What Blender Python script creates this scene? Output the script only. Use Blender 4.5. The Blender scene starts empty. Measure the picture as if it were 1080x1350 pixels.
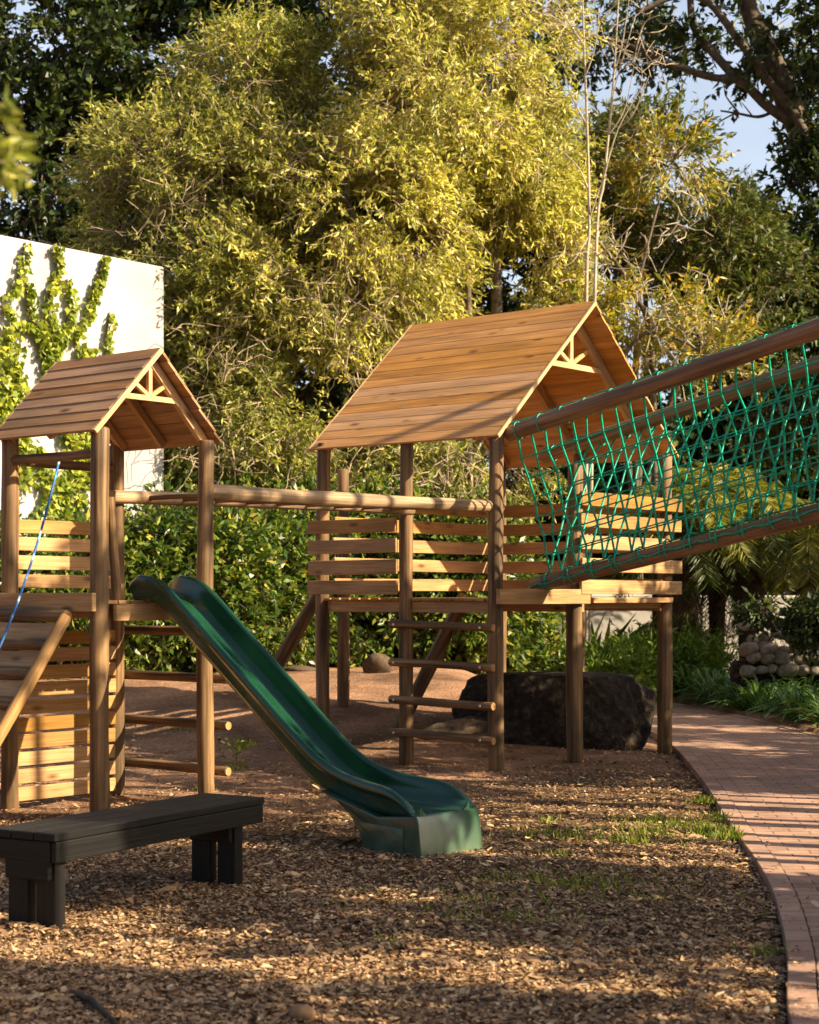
import bpy, math, random
import numpy as np
from mathutils import Vector, Matrix
random.seed(7)
rng = np.random.default_rng(11)
S = bpy.context.scene
COL = S.collection
F = 2250.0; HY = 785.0; CH = 1.5          # focal length in photo pixels, horizon row, camera height

# ------------------------------------------------------------------ camera
cd = bpy.data.cameras.new('camera'); cam = bpy.data.objects.new('camera', cd); COL.objects.link(cam)
cam.location = (0, 0, CH); cam.rotation_euler = (math.radians(90), 0, 0)
cd.sensor_fit = 'VERTICAL'; cd.sensor_height = 30; cd.sensor_width = 24; cd.lens = 50
cd.shift_y = (HY-675)/1350
cd.clip_start = 0.1; cd.clip_end = 2000
cd.dof.use_dof = True; cd.dof.focus_distance = 12.0; cd.dof.aperture_fstop = 3.5
S.camera = cam
# ------------------------------------------------------------------ sky and sun
SUN_AZ = math.radians(18)     # degrees from +X towards the camera (-Y)
SUN_EL = math.radians(31)
sd = Vector((math.cos(SUN_AZ)*math.cos(SUN_EL), -math.sin(SUN_AZ)*math.cos(SUN_EL), math.sin(SUN_EL)))
w = bpy.data.worlds.new('World'); S.world = w; w.use_nodes = True
nt = w.node_tree; nt.nodes.clear()
sk = nt.nodes.new('ShaderNodeTexSky'); sk.sky_type = 'NISHITA'; sk.sun_disc = False
sk.sun_elevation = SUN_EL; sk.sun_rotation = math.atan2(sd.x, sd.y)
sk.air_density = 1.0; sk.dust_density = 5.0; sk.ozone_density = 1.0
bg = nt.nodes.new('ShaderNodeBackground'); bg.inputs[1].default_value = 0.06
wo = nt.nodes.new('ShaderNodeOutputWorld')
wtc = nt.nodes.new('ShaderNodeTexCoord'); wsp = nt.nodes.new('ShaderNodeSeparateXYZ'); nt.links.new(wtc.outputs['Generated'], wsp.inputs[0])
wmr = nt.nodes.new('ShaderNodeMapRange'); wmr.interpolation_type = 'SMOOTHSTEP'; nt.links.new(wsp.outputs[2], wmr.inputs[0])
wmr.inputs[1].default_value = .32; wmr.inputs[2].default_value = .52; wmr.inputs[3].default_value = 1; wmr.inputs[4].default_value = .0
wno = nt.nodes.new('ShaderNodeTexNoise'); wno.inputs['Scale'].default_value = 3.2; wno.inputs['Detail'].default_value = 5
wmp = nt.nodes.new('ShaderNodeMapping'); wmp.inputs[3].default_value = (1, 1, 3); nt.links.new(wtc.outputs['Generated'], wmp.inputs[0]); nt.links.new(wmp.outputs[0], wno.inputs['Vector'])
wcr = nt.nodes.new('ShaderNodeMapRange'); nt.links.new(wno.outputs[0], wcr.inputs[0]); wcr.inputs[1].default_value = .3; wcr.inputs[2].default_value = .75; wcr.inputs[3].default_value = .55; wcr.inputs[4].default_value = 1.25
wmu = nt.nodes.new('ShaderNodeMath'); wmu.operation = 'MULTIPLY'; nt.links.new(wmr.outputs[0], wmu.inputs[0]); nt.links.new(wcr.outputs[0], wmu.inputs[1])
wmy = nt.nodes.new('ShaderNodeMapRange'); wmy.interpolation_type = 'SMOOTHSTEP'; nt.links.new(wsp.outputs[1], wmy.inputs[0]); wmy.inputs[1].default_value = .45; wmy.inputs[2].default_value = .85
wm2 = nt.nodes.new('ShaderNodeMath'); wm2.operation = 'MULTIPLY'; nt.links.new(wmu.outputs[0], wm2.inputs[0]); nt.links.new(wmy.outputs[0], wm2.inputs[1]); wmu = wm2
wad = nt.nodes.new('ShaderNodeMix'); wad.data_type = 'RGBA'; wad.blend_type = 'ADD'; nt.links.new(wmu.outputs[0], wad.inputs[0]); nt.links.new(sk.outputs[0], wad.inputs[6]); wad.inputs[7].default_value = (3.7, 4.0, 4.6, 1)
nt.links.new(wad.outputs[2], bg.inputs[0]); nt.links.new(bg.outputs[0], wo.inputs[0])
sl = bpy.data.lights.new('sun', 'SUN'); sl.energy = 5.0; sl.angle = math.radians(0.5); sl.color = (1.0, 0.82, 0.55)
so = bpy.data.objects.new('sun', sl); COL.objects.link(so)
so.rotation_euler = (-sd).to_track_quat('-Z', 'Y').to_euler(); so.location = (20, -5, 20)
S.view_settings.view_transform = 'Standard'; S.view_settings.look = 'None'
S.view_settings.gamma = 1; S.view_settings.exposure = 1.25
S.cycles.max_bounces = 6; S.cycles.transparent_max_bounces = 4

# ------------------------------------------------------------------ helpers
def at(px, py, Y): return Vector(((px-540)/F*Y, Y, CH+(HY-py)/F*Y))
def ss(a, b, x):
    t = np.clip((np.asarray(x, float)-a)/(b-a), 0, 1); return t*t*(3-2*t)
def gz(x, y):
    g = 0.55*ss(14.6, 20.5, y)*(1-ss(0.4, 2.2, x)) + 0.25*ss(22, 30, y)*ss(0.4, 2.2, x)
    return g
def gzf(x, y): return float(gz(x, y))
ORG = {}
def link(o): COL.objects.link(o); return o
def thing(name, label, cat, loc=(0, 0, 0), group=None):
    o = bpy.data.objects.new(name, None); link(o); o.location = loc; o.empty_display_size = 0.2
    o['label'] = label; o['category'] = cat
    if group: o['group'] = group
    ORG[o.name] = Vector(loc); return o
def tag(o, label, cat, group=None, kind=None):
    o['label'] = label; o['category'] = cat
    if group: o['group'] = group
    if kind: o['kind'] = kind
    return o

class MB:
    def __init__(s): s.v = []; s.f = []; s.uv = []; s.m = []; s.sm = []
    def face(s, idx, uvs, m=0, sm=False): s.f.append(idx); s.uv.append(uvs); s.m.append(m); s.sm.append(sm)
    def board(s, p0, p1, wd, td, w, t, ch=0.0):
        """box from p0 to p1, centred; wd/td unit directions of width and thickness"""
        p0, p1, wd, td = Vector(p0), Vector(p1), Vector(wd).normalized(), Vector(td).normalized()
        L = (p1-p0).length; b = len(s.v); ou, ov = random.random()*50, random.random()*50
        for p in (p0, p1):
            for a, c in ((-1, -1), (1, -1), (1, 1), (-1, 1)):
                s.v.append(p+wd*(a*w/2)+td*(c*t/2))
        ds = [w, t, w, t]
        o = 0
        for i in range(4):
            j = (i+1) % 4
            s.face([b+i, b+j, b+4+j, b+4+i], [(ou+o, ov), (ou+o+ds[i], ov), (ou+o+ds[i], ov+L), (ou+o, ov+L)])
            o += ds[i]
        s.face([b+3, b+2, b+1, b], [(ou, ov), (ou+w, ov), (ou+w, ov+.02), (ou, ov+.02)])
        s.face([b+4, b+5, b+6, b+7], [(ou, ov), (ou+w, ov), (ou+w, ov+.02), (ou, ov+.02)])
    def tube(s, pts, rads, n=12, jit=0.0, caps=True, capm=1, vs=1.0, bend=0.0):
        pts = [Vector(p) for p in pts]; b = len(s.v); ou, ov = random.random()*50, random.random()*50
        T0 = (pts[1]-pts[0]).normalized()
        up = Vector((0, 0, 1)) if abs(T0.z) < .9 else Vector((1, 0, 0))
        A = T0.cross(up).normalized(); dist = 0; K = len(pts)
        rr = [rads]*K if isinstance(rads, (int, float)) else rads
        seed = random.random()*100
        for k, p in enumerate(pts):
            T = (pts[min(k+1, K-1)]-pts[max(k-1, 0)]).normalized()
            A = (A-T*A.dot(T)).normalized(); B = T.cross(A)
            for i in range(n):
                a = 2*math.pi*i/n
                r = rr[k]*(1+jit*math.sin(3*a+seed+k*.9)*.5+jit*math.sin(2*a-seed+k*1.7)*.5+jit*math.sin(seed+k*1.3))
                s.v.append(p+A*(math.cos(a)*r)+B*(math.sin(a)*r))
        R = max(rr)
        for k in range(K-1):
            L = (pts[k+1]-pts[k]).length
            for i in range(n):
                j = (i+1) % n; u0 = ou+i/n*6.283*R; u1 = ou+(i+1)/n*6.283*R
                s.face([b+k*n+i, b+k*n+j, b+(k+1)*n+j, b+(k+1)*n+i],
                       [(u0, ov+dist), (u1, ov+dist), (u1, ov+dist+L), (u0, ov+dist+L)], 0, True)
            dist += L
        if caps:
            cu = [(math.cos(2*math.pi*i/n)*R, math.sin(2*math.pi*i/n)*R) for i in range(n)]
            s.face([b+i for i in range(n)][::-1], cu[::-1], capm)
            s.face([b+(K-1)*n+i for i in range(n)], cu, capm)
    def log(s, p0, p1, r0, r1=None, n=14, jit=.035, bow=.006):
        p0, p1 = Vector(p0), Vector(p1); r1 = r0 if r1 is None else r1
        L = (p1-p0).length; K = max(3, int(L/.22)+1)
        q = Vector((random.uniform(-1, 1), random.uniform(-1, 1), random.uniform(-1, 1)))*bow*L
        T = (p1-p0).normalized(); q -= T*q.dot(T)
        pts = []; rr = []
        # slightly rounded ends
        for k in range(K):
            t = k/(K-1); pts.append(p0.lerp(p1, t)+q*math.sin(t*math.pi)); rr.append(r0+(r1-r0)*t)
        e = min(.012, L*.1)
        pts = [p0]+[p0+T*e]+pts[1:-1]+[p1-T*e]+[p1]; rr = [rr[0]*.87]+[rr[0]]+rr[1:-1]+[rr[-1]]+[rr[-1]*.87]
        s.tube(pts, rr, n, jit)
    def poly(s, pts, m=0, uvs=None):
        b = len(s.v); s.v += [Vector(p) for p in pts]
        s.face(list(range(b, b+len(pts))), uvs or [(p[0], p[1]) for p in pts], m)
    def build(s, name, mats, parent=None, bevel=0.0, loc=None):
        if not isinstance(mats, (list, tuple)): mats = [mats]
        org = ORG.get(parent.name, Vector()) if parent else (Vector(loc) if loc is not None else Vector())
        me = bpy.data.meshes.new(name)
        me.from_pydata([tuple(v-org) for v in s.v], [], s.f)
        uvl = me.uv_layers.new(name='UVMap')
        flat = [c for fu in s.uv for uv in fu for c in uv]
        uvl.data.foreach_set('uv', flat)
        for m in mats: me.materials.append(m)
        me.polygons.foreach_set('material_index', [min(m, len(mats)-1) for m in s.m])
        me.polygons.foreach_set('use_smooth', s.sm)
        me.update()
        o = bpy.data.objects.new(name, me); link(o)
        if parent: o.parent = parent; ORG[o.name] = org
        else: o.location = org; ORG[o.name] = org
        if bevel:
            b = o.modifiers.new('bevel', 'BEVEL'); b.width = bevel; b.segments = 1; b.limit_method = 'ANGLE'
        return o

def fast_mesh(name, V, nper, mat, parent=None, loc=None, smooth=False, faces=None):
    """V: (N*nper,3) array, consecutive nper verts per face (or an index array)"""
    org = ORG.get(parent.name, Vector()) if parent else (Vector(loc) if loc is not None else Vector())
    V = np.asarray(V, np.float32)-np.array(org, np.float32)
    me = bpy.data.meshes.new(name)
    me.vertices.add(len(V)); me.vertices.foreach_set('co', V.ravel())
    idx = np.arange(len(V), dtype=np.int32) if faces is None else np.asarray(faces, np.int32).ravel()
    nf = len(idx)//nper
    me.loops.add(len(idx)); me.loops.foreach_set('vertex_index', idx)
    me.polygons.add(nf); me.polygons.foreach_set('loop_start', np.arange(nf, dtype=np.int32)*nper)
    if smooth: me.polygons.foreach_set('use_smooth', np.ones(nf, bool))
    me.update(calc_edges=True)
    me.materials.append(mat)
    o = bpy.data.objects.new(name, me); link(o)
    if parent: o.parent = parent; ORG[o.name] = org
    else: o.location = org
    return o
def norm(a): return a/np.maximum(np.linalg.norm(a, axis=-1, keepdims=True), 1e-9)
def leaf_quads(base, axis, length, width, curl=.25):
    """folded leaf quads: base (N,3), axis unit (N,3), length (N,), width (N,)"""
    N = len(base)
    r = norm(np.cross(axis, rng.normal(size=(N, 3)))); nn = np.cross(axis, r)
    L = length[:, None]; W = width[:, None]
    mid = base+axis*L*.45
    a = mid+r*W*.5+nn*W*curl; c = mid-r*W*.5+nn*W*curl
    tip = base+axis*L-nn*L*rng.uniform(-.05, .15, (N, 1))
    return np.stack([base, a, tip, c], 1).reshape(-1, 3)

# ------------------------------------------------------------------ materials
def newmat(name):
    m = bpy.data.materials.new(name); m.use_nodes = True; t = m.node_tree; t.nodes.clear()
    o = t.nodes.new('ShaderNodeOutputMaterial'); b = t.nodes.new('ShaderNodeBsdfPrincipled')
    t.links.new(b.outputs[0], o.inputs[0]); return m, t, b, o
def N(t, typ, **k):
    n = t.nodes.new(typ)
    for a, v in k.items():
        if a.startswith('i_'):
            n.inputs[int(a[2:])].default_value = v
        else: setattr(n, a, v)
    return n
def ramp(t, stops):
    r = t.nodes.new('ShaderNodeValToRGB'); e = r.color_ramp.elements
    while len(e) < len(stops): e.new(.5)
    for k, (p, c) in enumerate(stops):
        e[k].position = p; e[k].color = (*c, 1) if len(c) == 3 else c
    return r
def mathn(t, op, a, b=None):
    n = t.nodes.new('ShaderNodeMath'); n.operation = op
    for i, x in enumerate((a, b)):
        if x is None: continue
        if isinstance(x, (int, float)): n.inputs[i].default_value = x
        else: t.links.new(x, n.inputs[i])
    return n.outputs[0]
def mixc(t, fac, a, b, mode='MIX'):
    n = t.nodes.new('ShaderNodeMix'); n.data_type = 'RGBA'; n.blend_type = mode
    if isinstance(fac, (int, float)): n.inputs[0].default_value = fac
    else: t.links.new(fac, n.inputs[0])
    for i, x in ((6, a), (7, b)):
        if isinstance(x, tuple): n.inputs[i].default_value = (*x, 1) if len(x) == 3 else x
        else: t.links.new(x, n.inputs[i])
    return n.outputs[2]

def wood(name, ca, cb, knots=True, blot=(.62, 1.15), rough=.6, var=.35, grain=(70, 2.2), bump=.35, weather=0.0, streak=None, spec=.35):
    m, t, b, o = newmat(name); L = t.links.new
    uv = N(t, 'ShaderNodeUVMap'); mp = N(t, 'ShaderNodeMapping'); L(uv.outputs[0], mp.inputs[0])
    mp.inputs[3].default_value = (grain[0], grain[1], 1)
    n1 = N(t, 'ShaderNodeTexNoise'); n1.inputs['Scale'].default_value = 1; n1.inputs['Detail'].default_value = 5
    n1.inputs['Distortion'].default_value = .6; L(mp.outputs[0], n1.inputs['Vector'])
    mp2 = N(t, 'ShaderNodeMapping'); L(uv.outputs[0], mp2.inputs[0]); mp2.inputs[3].default_value = (9, 1.1, 1)
    n2 = N(t, 'ShaderNodeTexNoise'); n2.inputs['Scale'].default_value = 1; n2.inputs['Detail'].default_value = 3; L(mp2.outputs[0], n2.inputs['Vector'])
    r = ramp(t, [(.25, cb), (.62, ca)]); L(n1.outputs[0], r.inputs[0])
    r2 = ramp(t, [(.3, (blot[0],)*3), (.7, (blot[1],)*3)]); L(n2.outputs[0], r2.inputs[0])
    c = mixc(t, 1.0, r.outputs[0], r2.outputs[0], 'MULTIPLY')
    g = N(t, 'ShaderNodeNewGeometry')
    v = mathn(t, 'MULTIPLY_ADD', g.outputs['Random Per Island'], var); t.nodes[-1].inputs[2].default_value = 1-var*.55
    hs = N(t, 'ShaderNodeHueSaturation'); L(c, hs.inputs['Color']); L(v, hs.inputs['Value'])
    hsat = mathn(t, 'MULTIPLY_ADD', g.outputs['Random Per Island'], -.25); t.nodes[-1].inputs[2].default_value = 1.1
    L(hsat, hs.inputs['Saturation'])
    c = hs.outputs[0]
    if knots:
        mp3 = N(t, 'ShaderNodeMapping'); L(uv.outputs[0], mp3.inputs[0]); mp3.inputs[3].default_value = (9, 3.2, 1)
        vo = N(t, 'ShaderNodeTexVoronoi'); vo.inputs['Scale'].default_value = 1; L(mp3.outputs[0], vo.inputs['Vector'])
        kr = ramp(t, [(.06, (1, 1, 1)), (.26, (0, 0, 0))]); L(vo.outputs['Distance'], kr.inputs[0])
        sel = mathn(t, 'GREATER_THAN', vo.outputs['Color'], .55)
        f = mathn(t, 'MULTIPLY', kr.outputs[0], sel); f = mathn(t, 'MULTIPLY', f, .95)
        c = mixc(t, f, c, (cb[0]*.35, cb[1]*.3, cb[2]*.25))
    if weather:
        n3 = N(t, 'ShaderNodeTexNoise'); n3.inputs['Scale'].default_value = 2.3; n3.inputs['Detail'].default_value = 6
        tc = N(t, 'ShaderNodeTexCoord'); L(tc.outputs['Object'], n3.inputs['Vector'])
        wr = ramp(t, [(.45, (0, 0, 0)), (.7, (1, 1, 1))]); L(n3.outputs[0], wr.inputs[0])
        f = mathn(t, 'MULTIPLY', wr.outputs[0], weather)
        c = mixc(t, f, c, (.055, .042, .027))
    L(c, b.inputs['Base Color']); b.inputs['Roughness'].default_value = rough; b.inputs['Specular IOR Level'].default_value = spec
    bp = N(t, 'ShaderNodeBump'); bp.inputs['Strength'].default_value = bump; bp.inputs['Distance'].default_value = .004
    L(n1.outputs[0], bp.inputs['Height']); L(bp.outputs[0], b.inputs['Normal'])
    return m

M = {}
M['board'] = wood('pine_board', (.54, .29, .085), (.33, .155, .04), weather=.25)
M['roofbig'] = wood('cedar_roof_board', (.70, .35, .11), (.46, .205, .058), weather=.05, var=.14)
M['roofsmall'] = wood('brown_roof_board', (.46, .245, .105), (.28, .145, .062), weather=.1, var=.22)
M['trim'] = wood('pale_trim_board', (.72, .43, .17), (.50, .26, .09), var=.15)
M['log'] = wood('round_pole', blot=(.32, 1.5), ca=(.30, .17, .066), cb=(.065, .034, .015), knots=False, weather=.5, grain=(38, 1.3), bump=.6, var=.3)
M['litlog'] = wood('sunlit_tone_pole', blot=(.45, 1.3), ca=(.50, .33, .18), cb=(.20, .12, .06), knots=False, weather=.2, grain=(38, 1.3), bump=.6, var=.2)  # lighter copy of the pole wood; direct sunlight is put into its colour
M['darklog'] = wood('dark_round_pole', (.38, .205, .10), (.13, .068, .036), knots=False, weather=.3, blot=(.5, 1.3), grain=(38, 1.2), bump=.7, var=.2, rough=.5)
M['paintwood'] = wood('charcoal_painted_wood', (.011, .0105, .010), (.005, .005, .005), knots=False, rough=.5, var=.2, grain=(60, 1.8), bump=.6)

m, t, b, o = newmat('end_grain'); L = t.links.new
uv = N(t, 'ShaderNodeUVMap'); wv = N(t, 'ShaderNodeTexWave', wave_type='RINGS', rings_direction='SPHERICAL'); wv.inputs['Scale'].default_value = 38; wv.inputs['Distortion'].default_value = 1.5
L(uv.outputs[0], wv.inputs['Vector']); r = ramp(t, [(0, (.32, .17, .06)), (1, (.58, .34, .13))]); L(wv.outputs['Color'], r.inputs[0]); L(r.outputs[0], b.inputs['Base Color']); b.inputs['Roughness'].default_value = .8
M['end'] = m

def simple(name, col, rough=.5, metal=0, noise=0, nscale=8, spec=.5, bump=0):
    m, t, b, o = newmat(name); L = t.links.new
    tc = N(t, 'ShaderNodeTexCoord'); n = N(t, 'ShaderNodeTexNoise'); n.inputs['Scale'].default_value = nscale; n.inputs['Detail'].default_value = 6
    L(tc.outputs['Object'], n.inputs['Vector'])
    r = ramp(t, [(.3, tuple(c*(1-noise) for c in col)), (.7, tuple(min(1, c*(1+noise)) for c in col))]); L(n.outputs[0], r.inputs[0])
    L(r.outputs[0], b.inputs['Base Color']); b.inputs['Roughness'].default_value = rough; b.inputs['Metallic'].default_value = metal
    b.inputs['Specular IOR Level'].default_value = spec
    if bump:
        bp = N(t, 'ShaderNodeBump'); bp.inputs['Strength'].default_value = bump; bp.inputs['Distance'].default_value = .02
        L(n.outputs[0], bp.inputs['Height']); L(bp.outputs[0], b.inputs['Normal'])
    return m
M['bolt'] = simple('galvanised_bolt', (.6, .6, .58), .35, 1)
m, t, b, o = newmat('blue_rope'); L = t.links.new
uv = N(t, 'ShaderNodeUVMap'); wv = N(t, 'ShaderNodeTexNoise'); wv.inputs['Scale'].default_value = 11; wv.inputs['Detail'].default_value = 2; L(uv.outputs[0], wv.inputs['Vector'])
r = ramp(t, [(.50, (.02, .10, .34)), (.58, (.04, .26, .55)), (.66, (.5, .62, .68))]); L(wv.outputs[0], r.inputs[0]); L(r.outputs[0], b.inputs['Base Color']); b.inputs['Roughness'].default_value = .6
M['rope'] = m
M['net'] = simple('green_net_rope', (.0, .42, .26), .38, noise=.35, nscale=25)
m, t, b, o = newmat('green_slide_plastic'); L = t.links.new
tc = N(t, 'ShaderNodeTexCoord'); n = N(t, 'ShaderNodeTexNoise'); n.inputs['Scale'].default_value = 3; n.inputs['Detail'].default_value = 8; L(tc.outputs['Object'], n.inputs['Vector'])
r = ramp(t, [(.3, (.005, .038, .018)), (.75, (.012, .074, .034))]); L(n.outputs[0], r.inputs[0])
n2 = N(t, 'ShaderNodeTexNoise'); n2.inputs['Scale'].default_value = 9; n2.inputs['Detail'].default_value = 8; L(tc.outputs['Object'], n2.inputs['Vector'])
r2 = ramp(t, [(.35, (.17, .17, .17)), (.8, (.30, .30, .30))]); L(n2.outputs[0], r2.inputs[0])
mpz = N(t, 'ShaderNodeSeparateXYZ'); g = N(t, 'ShaderNodeNewGeometry'); L(g.outputs['Position'], mpz.inputs[0])
dz = ramp(t, [(.0, (1, 1, 1)), (.30, (0, 0, 0))]); L(mpz.outputs[2], dz.inputs[0])
dust = mathn(t, 'MULTIPLY', dz.outputs[0], mathn(t, 'MULTIPLY', n2.outputs[0], .8))
c = mixc(t, dust, r.outputs[0], (.20, .26, .19)); L(c, b.inputs['Base Color']); L(r2.outputs[0], b.inputs['Roughness'])
b.inputs['Coat Weight'].default_value = .5; b.inputs['Coat Roughness'].default_value = .12
M['slide'] = m

def leafmat(name, stops, trans=.35, rough=.45, spec=.4):
    m, t, b, o = newmat(name); L = t.links.new
    g = N(t, 'ShaderNodeNewGeometry')
    r = ramp(t, stops); L(g.outputs['Random Per Island'], r.inputs[0])
    tc = N(t, 'ShaderNodeTexCoord'); n = N(t, 'ShaderNodeTexNoise'); n.inputs['Scale'].default_value = .9; n.inputs['Detail'].default_value = 3
    L(tc.outputs['Object'], n.inputs['Vector'])
    vr = ramp(t, [(.3, (.68, .72, .7)), (.7, (1.25, 1.2, 1.0))]); L(n.outputs[0], vr.inputs[0])
    c = mixc(t, 1.0, r.outputs[0], vr.outputs[0], 'MULTIPLY')
    L(c, b.inputs['Base Color']); b.inputs['Roughness'].default_value = rough; b.inputs['Specular IOR Level'].default_value = spec
    tr = N(t, 'ShaderNodeBsdfTranslucent'); c2 = mixc(t, 1.0, c, (1.15, 1.25, .5), 'MULTIPLY'); L(c2, tr.inputs[0])
    mx = N(t, 'ShaderNodeMixShader'); mx.inputs[0].default_value = trans
    L(b.outputs[0], mx.inputs[1]); L(tr.outputs[0], mx.inputs[2]); L(mx.outputs[0], o.inputs[0])
    return m
M['leaf_bright'] = leafmat('bright_willow_leaf', [(0, (.21, .25, .06)), (.35, (.46, .45, .11)), (.75, (.76, .68, .20)), (1, (.86, .74, .38))])
M['leaf_olive'] = leafmat('olive_leaf', [(0, (.11, .15, .035)), (.5, (.32, .34, .07)), (1, (.62, .56, .18))])
M['leaf_yellow'] = leafmat('yellowing_leaf', [(0, (.12, .16, .03)), (.55, (.33, .32, .055)), (.85, (.55, .40, .07)), (1, (.62, .36, .07))])
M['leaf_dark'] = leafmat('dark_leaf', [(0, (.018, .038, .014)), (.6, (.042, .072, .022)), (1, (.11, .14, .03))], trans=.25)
M['leaf_mid'] = leafmat('mid_leaf', [(0, (.05, .08, .02)), (.6, (.09, .12, .028)), (1, (.17, .16, .04))], trans=.3)
M['leaf_hedge'] = leafmat('hedge_leaf', [(0, (.035, .075, .018)), (.45, (.09, .16, .028)), (.85, (.23, .28, .045)), (1, (.42, .36, .08))], trans=.3, rough=.35)
M['leaf_cover'] = leafmat('ground_cover_leaf', [(0, (.07, .13, .025)), (.5, (.14, .24, .035)), (1, (.30, .36, .07))], trans=.35)
M['leaf_ivy'] = leafmat('creeper_leaf', [(0, (.13, .20, .03)), (.5, (.30, .36, .045)), (1, (.56, .54, .08))], trans=.3)
M['leaf_strap'] = leafmat('strap_leaf', [(0, (.05, .12, .045)), (.6, (.11, .22, .07)), (1, (.32, .42, .17))], trans=.25, rough=.35)
M['leaf_palm'] = leafmat('palm_leaf', [(0, (.11, .13, .025)), (.5, (.20, .22, .035)), (1, (.40, .34, .07))], trans=.35)
M['leaf_deadpalm'] = leafmat('dry_palm_leaf', [(0, (.07, .045, .02)), (1, (.20, .13, .06))], trans=.15, rough=.8)
M['grass'] = leafmat('grass_blade', [(0, (.12, .18, .03)), (.6, (.25, .30, .045)), (1, (.42, .38, .08))], trans=.35)
M['bark'] = simple('grey_bark', (.12, .09, .065), .9, noise=.5, nscale=9, bump=.6)
M['barkdark'] = simple('dark_bark', (.045, .034, .026), .9, noise=.5, nscale=7, bump=.8)
M['twig'] = simple('pale_twig', (.33, .25, .17), .85, noise=.4, nscale=5)
M['twiggrey'] = simple('bare_pale_stem', (.42, .36, .28), .85, noise=.3, nscale=6, bump=.3)
M['palmtrunk'] = simple('fibrous_palm_trunk', (.085, .04, .025), .95, noise=.6, nscale=18, bump=1)
M['whitewall'] = simple('white_plaster', (.42, .41, .42), .85, noise=.2, nscale=.9, bump=.1)
M['greywall'] = simple('dull_white_plaster', (.55, .52, .48), .9, noise=.15, nscale=2, bump=.1)
M['stone'] = simple('field_stone', (.30, .26, .21), .85, noise=.4, nscale=9, bump=.6)
M['fieldstone'] = simple('mossy_field_stone', (.24, .21, .17), .9, noise=.5, nscale=7, bump=.6)
M['browner'] = simple('brown_boulder', (.085, .055, .032), .9, noise=.4, nscale=14, bump=.5)
M['tan'] = simple('tan_stone', (.34, .19, .09), .8, noise=.3, nscale=20, bump=.4)
m, t, b, o = newmat('dark_rough_stump'); L = t.links.new
tc = N(t, 'ShaderNodeTexCoord'); mu = N(t, 'ShaderNodeTexMusgrave') if hasattr(bpy.types, 'ShaderNodeTexMusgrave') else N(t, 'ShaderNodeTexNoise')
mu.inputs['Scale'].default_value = 14; mu.inputs['Detail'].default_value = 10; L(tc.outputs['Object'], mu.inputs['Vector'])
r = ramp(t, [(.35, (.008, .006, .004)), (.58, (.036, .024, .015)), (.72, (.13, .085, .05))]); L(mu.outputs[0], r.inputs[0]); L(r.outputs[0], b.inputs['Base Color'])
b.inputs['Roughness'].default_value = .95; bp = N(t, 'ShaderNodeBump'); bp.inputs['Strength'].default_value = 1; bp.inputs['Distance'].default_value = .05; L(mu.outputs[0], bp.inputs['Height']); L(bp.outputs[0], b.inputs['Normal'])
M['stump'] = m
# chips
m, t, b, o = newmat('bark_chip'); L = t.links.new
g = N(t, 'ShaderNodeNewGeometry')
r = ramp(t, [(0, (.075, .036, .018)), (.3, (.25, .14, .07)), (.65, (.47, .285, .145)), (.92, (.62, .41, .21)), (1, (.74, .57, .37))]); L(g.outputs['Random Per Island'], r.inputs[0])
L(r.outputs[0], b.inputs['Base Color']); b.inputs['Roughness'].default_value = .8
M['chip'] = m
# ground
m, t, b, o = newmat('earth_and_mulch'); L = t.links.new
tc = N(t, 'ShaderNodeTexCoord'); sep = N(t, 'ShaderNodeSeparateXYZ'); L(tc.outputs['Object'], sep.inputs[0])
na = N(t, 'ShaderNodeTexNoise'); na.inputs['Scale'].default_value = 1.1; na.inputs['Detail'].default_value = 6; L(tc.outputs['Object'], na.inputs['Vector'])
nb = N(t, 'ShaderNodeTexNoise'); nb.inputs['Scale'].default_value = 26; nb.inputs['Detail'].default_value = 10; nb.inputs['Roughness'].default_value = .7; L(tc.outputs['Object'], nb.inputs['Vector'])
vo = N(t, 'ShaderNodeTexVoronoi'); vo.inputs['Scale'].default_value = 38; L(tc.outputs['Object'], vo.inputs['Vector'])
dirt = ramp(t, [(.3, (.18, .10, .06)), (.55, (.40, .235, .15)), (.75, (.56, .37, .25))]); L(nb.outputs[0], dirt.inputs[0])
dl = ramp(t, [(.36, (.50, .48, .46)), (.62, (1.3, 1.25, 1.2))]); L(na.outputs[0], dl.inputs[0])
dc = mixc(t, 1, dirt.outputs[0], dl.outputs[0], 'MULTIPLY')
mul = ramp(t, [(.0, (.09, .05, .028)), (.5, (.20, .12, .062)), (1, (.32, .20, .11))]); L(vo.outputs['Color'], mul.inputs[0])
# mulch in front (small y), bare earth at the back
yy = mathn(t, 'ADD', sep.outputs[1], mathn(t, 'MULTIPLY', na.outputs[0], 3.0))
yy = mathn(t, 'SUBTRACT', yy, mathn(t, 'MULTIPLY', sep.outputs[0], .9))
mr = N(t, 'ShaderNodeMapRange'); mr.inputs[1].default_value = 13.4; mr.inputs[2].default_value = 15.6; L(yy, mr.inputs[0])
c = mixc(t, mr.outputs[0], mul.outputs[0], dc)
L(c, b.inputs['Base Color']); b.inputs['Roughness'].default_value = .95; b.inputs['Specular IOR Level'].default_value = .2
bp = N(t, 'ShaderNodeBump'); bp.inputs['Strength'].default_value = .9; bp.inputs['Distance'].default_value = .06; L(nb.outputs[0], bp.inputs['Height']); L(bp.outputs[0], b.inputs['Normal'])
M['ground'] = m
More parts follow.
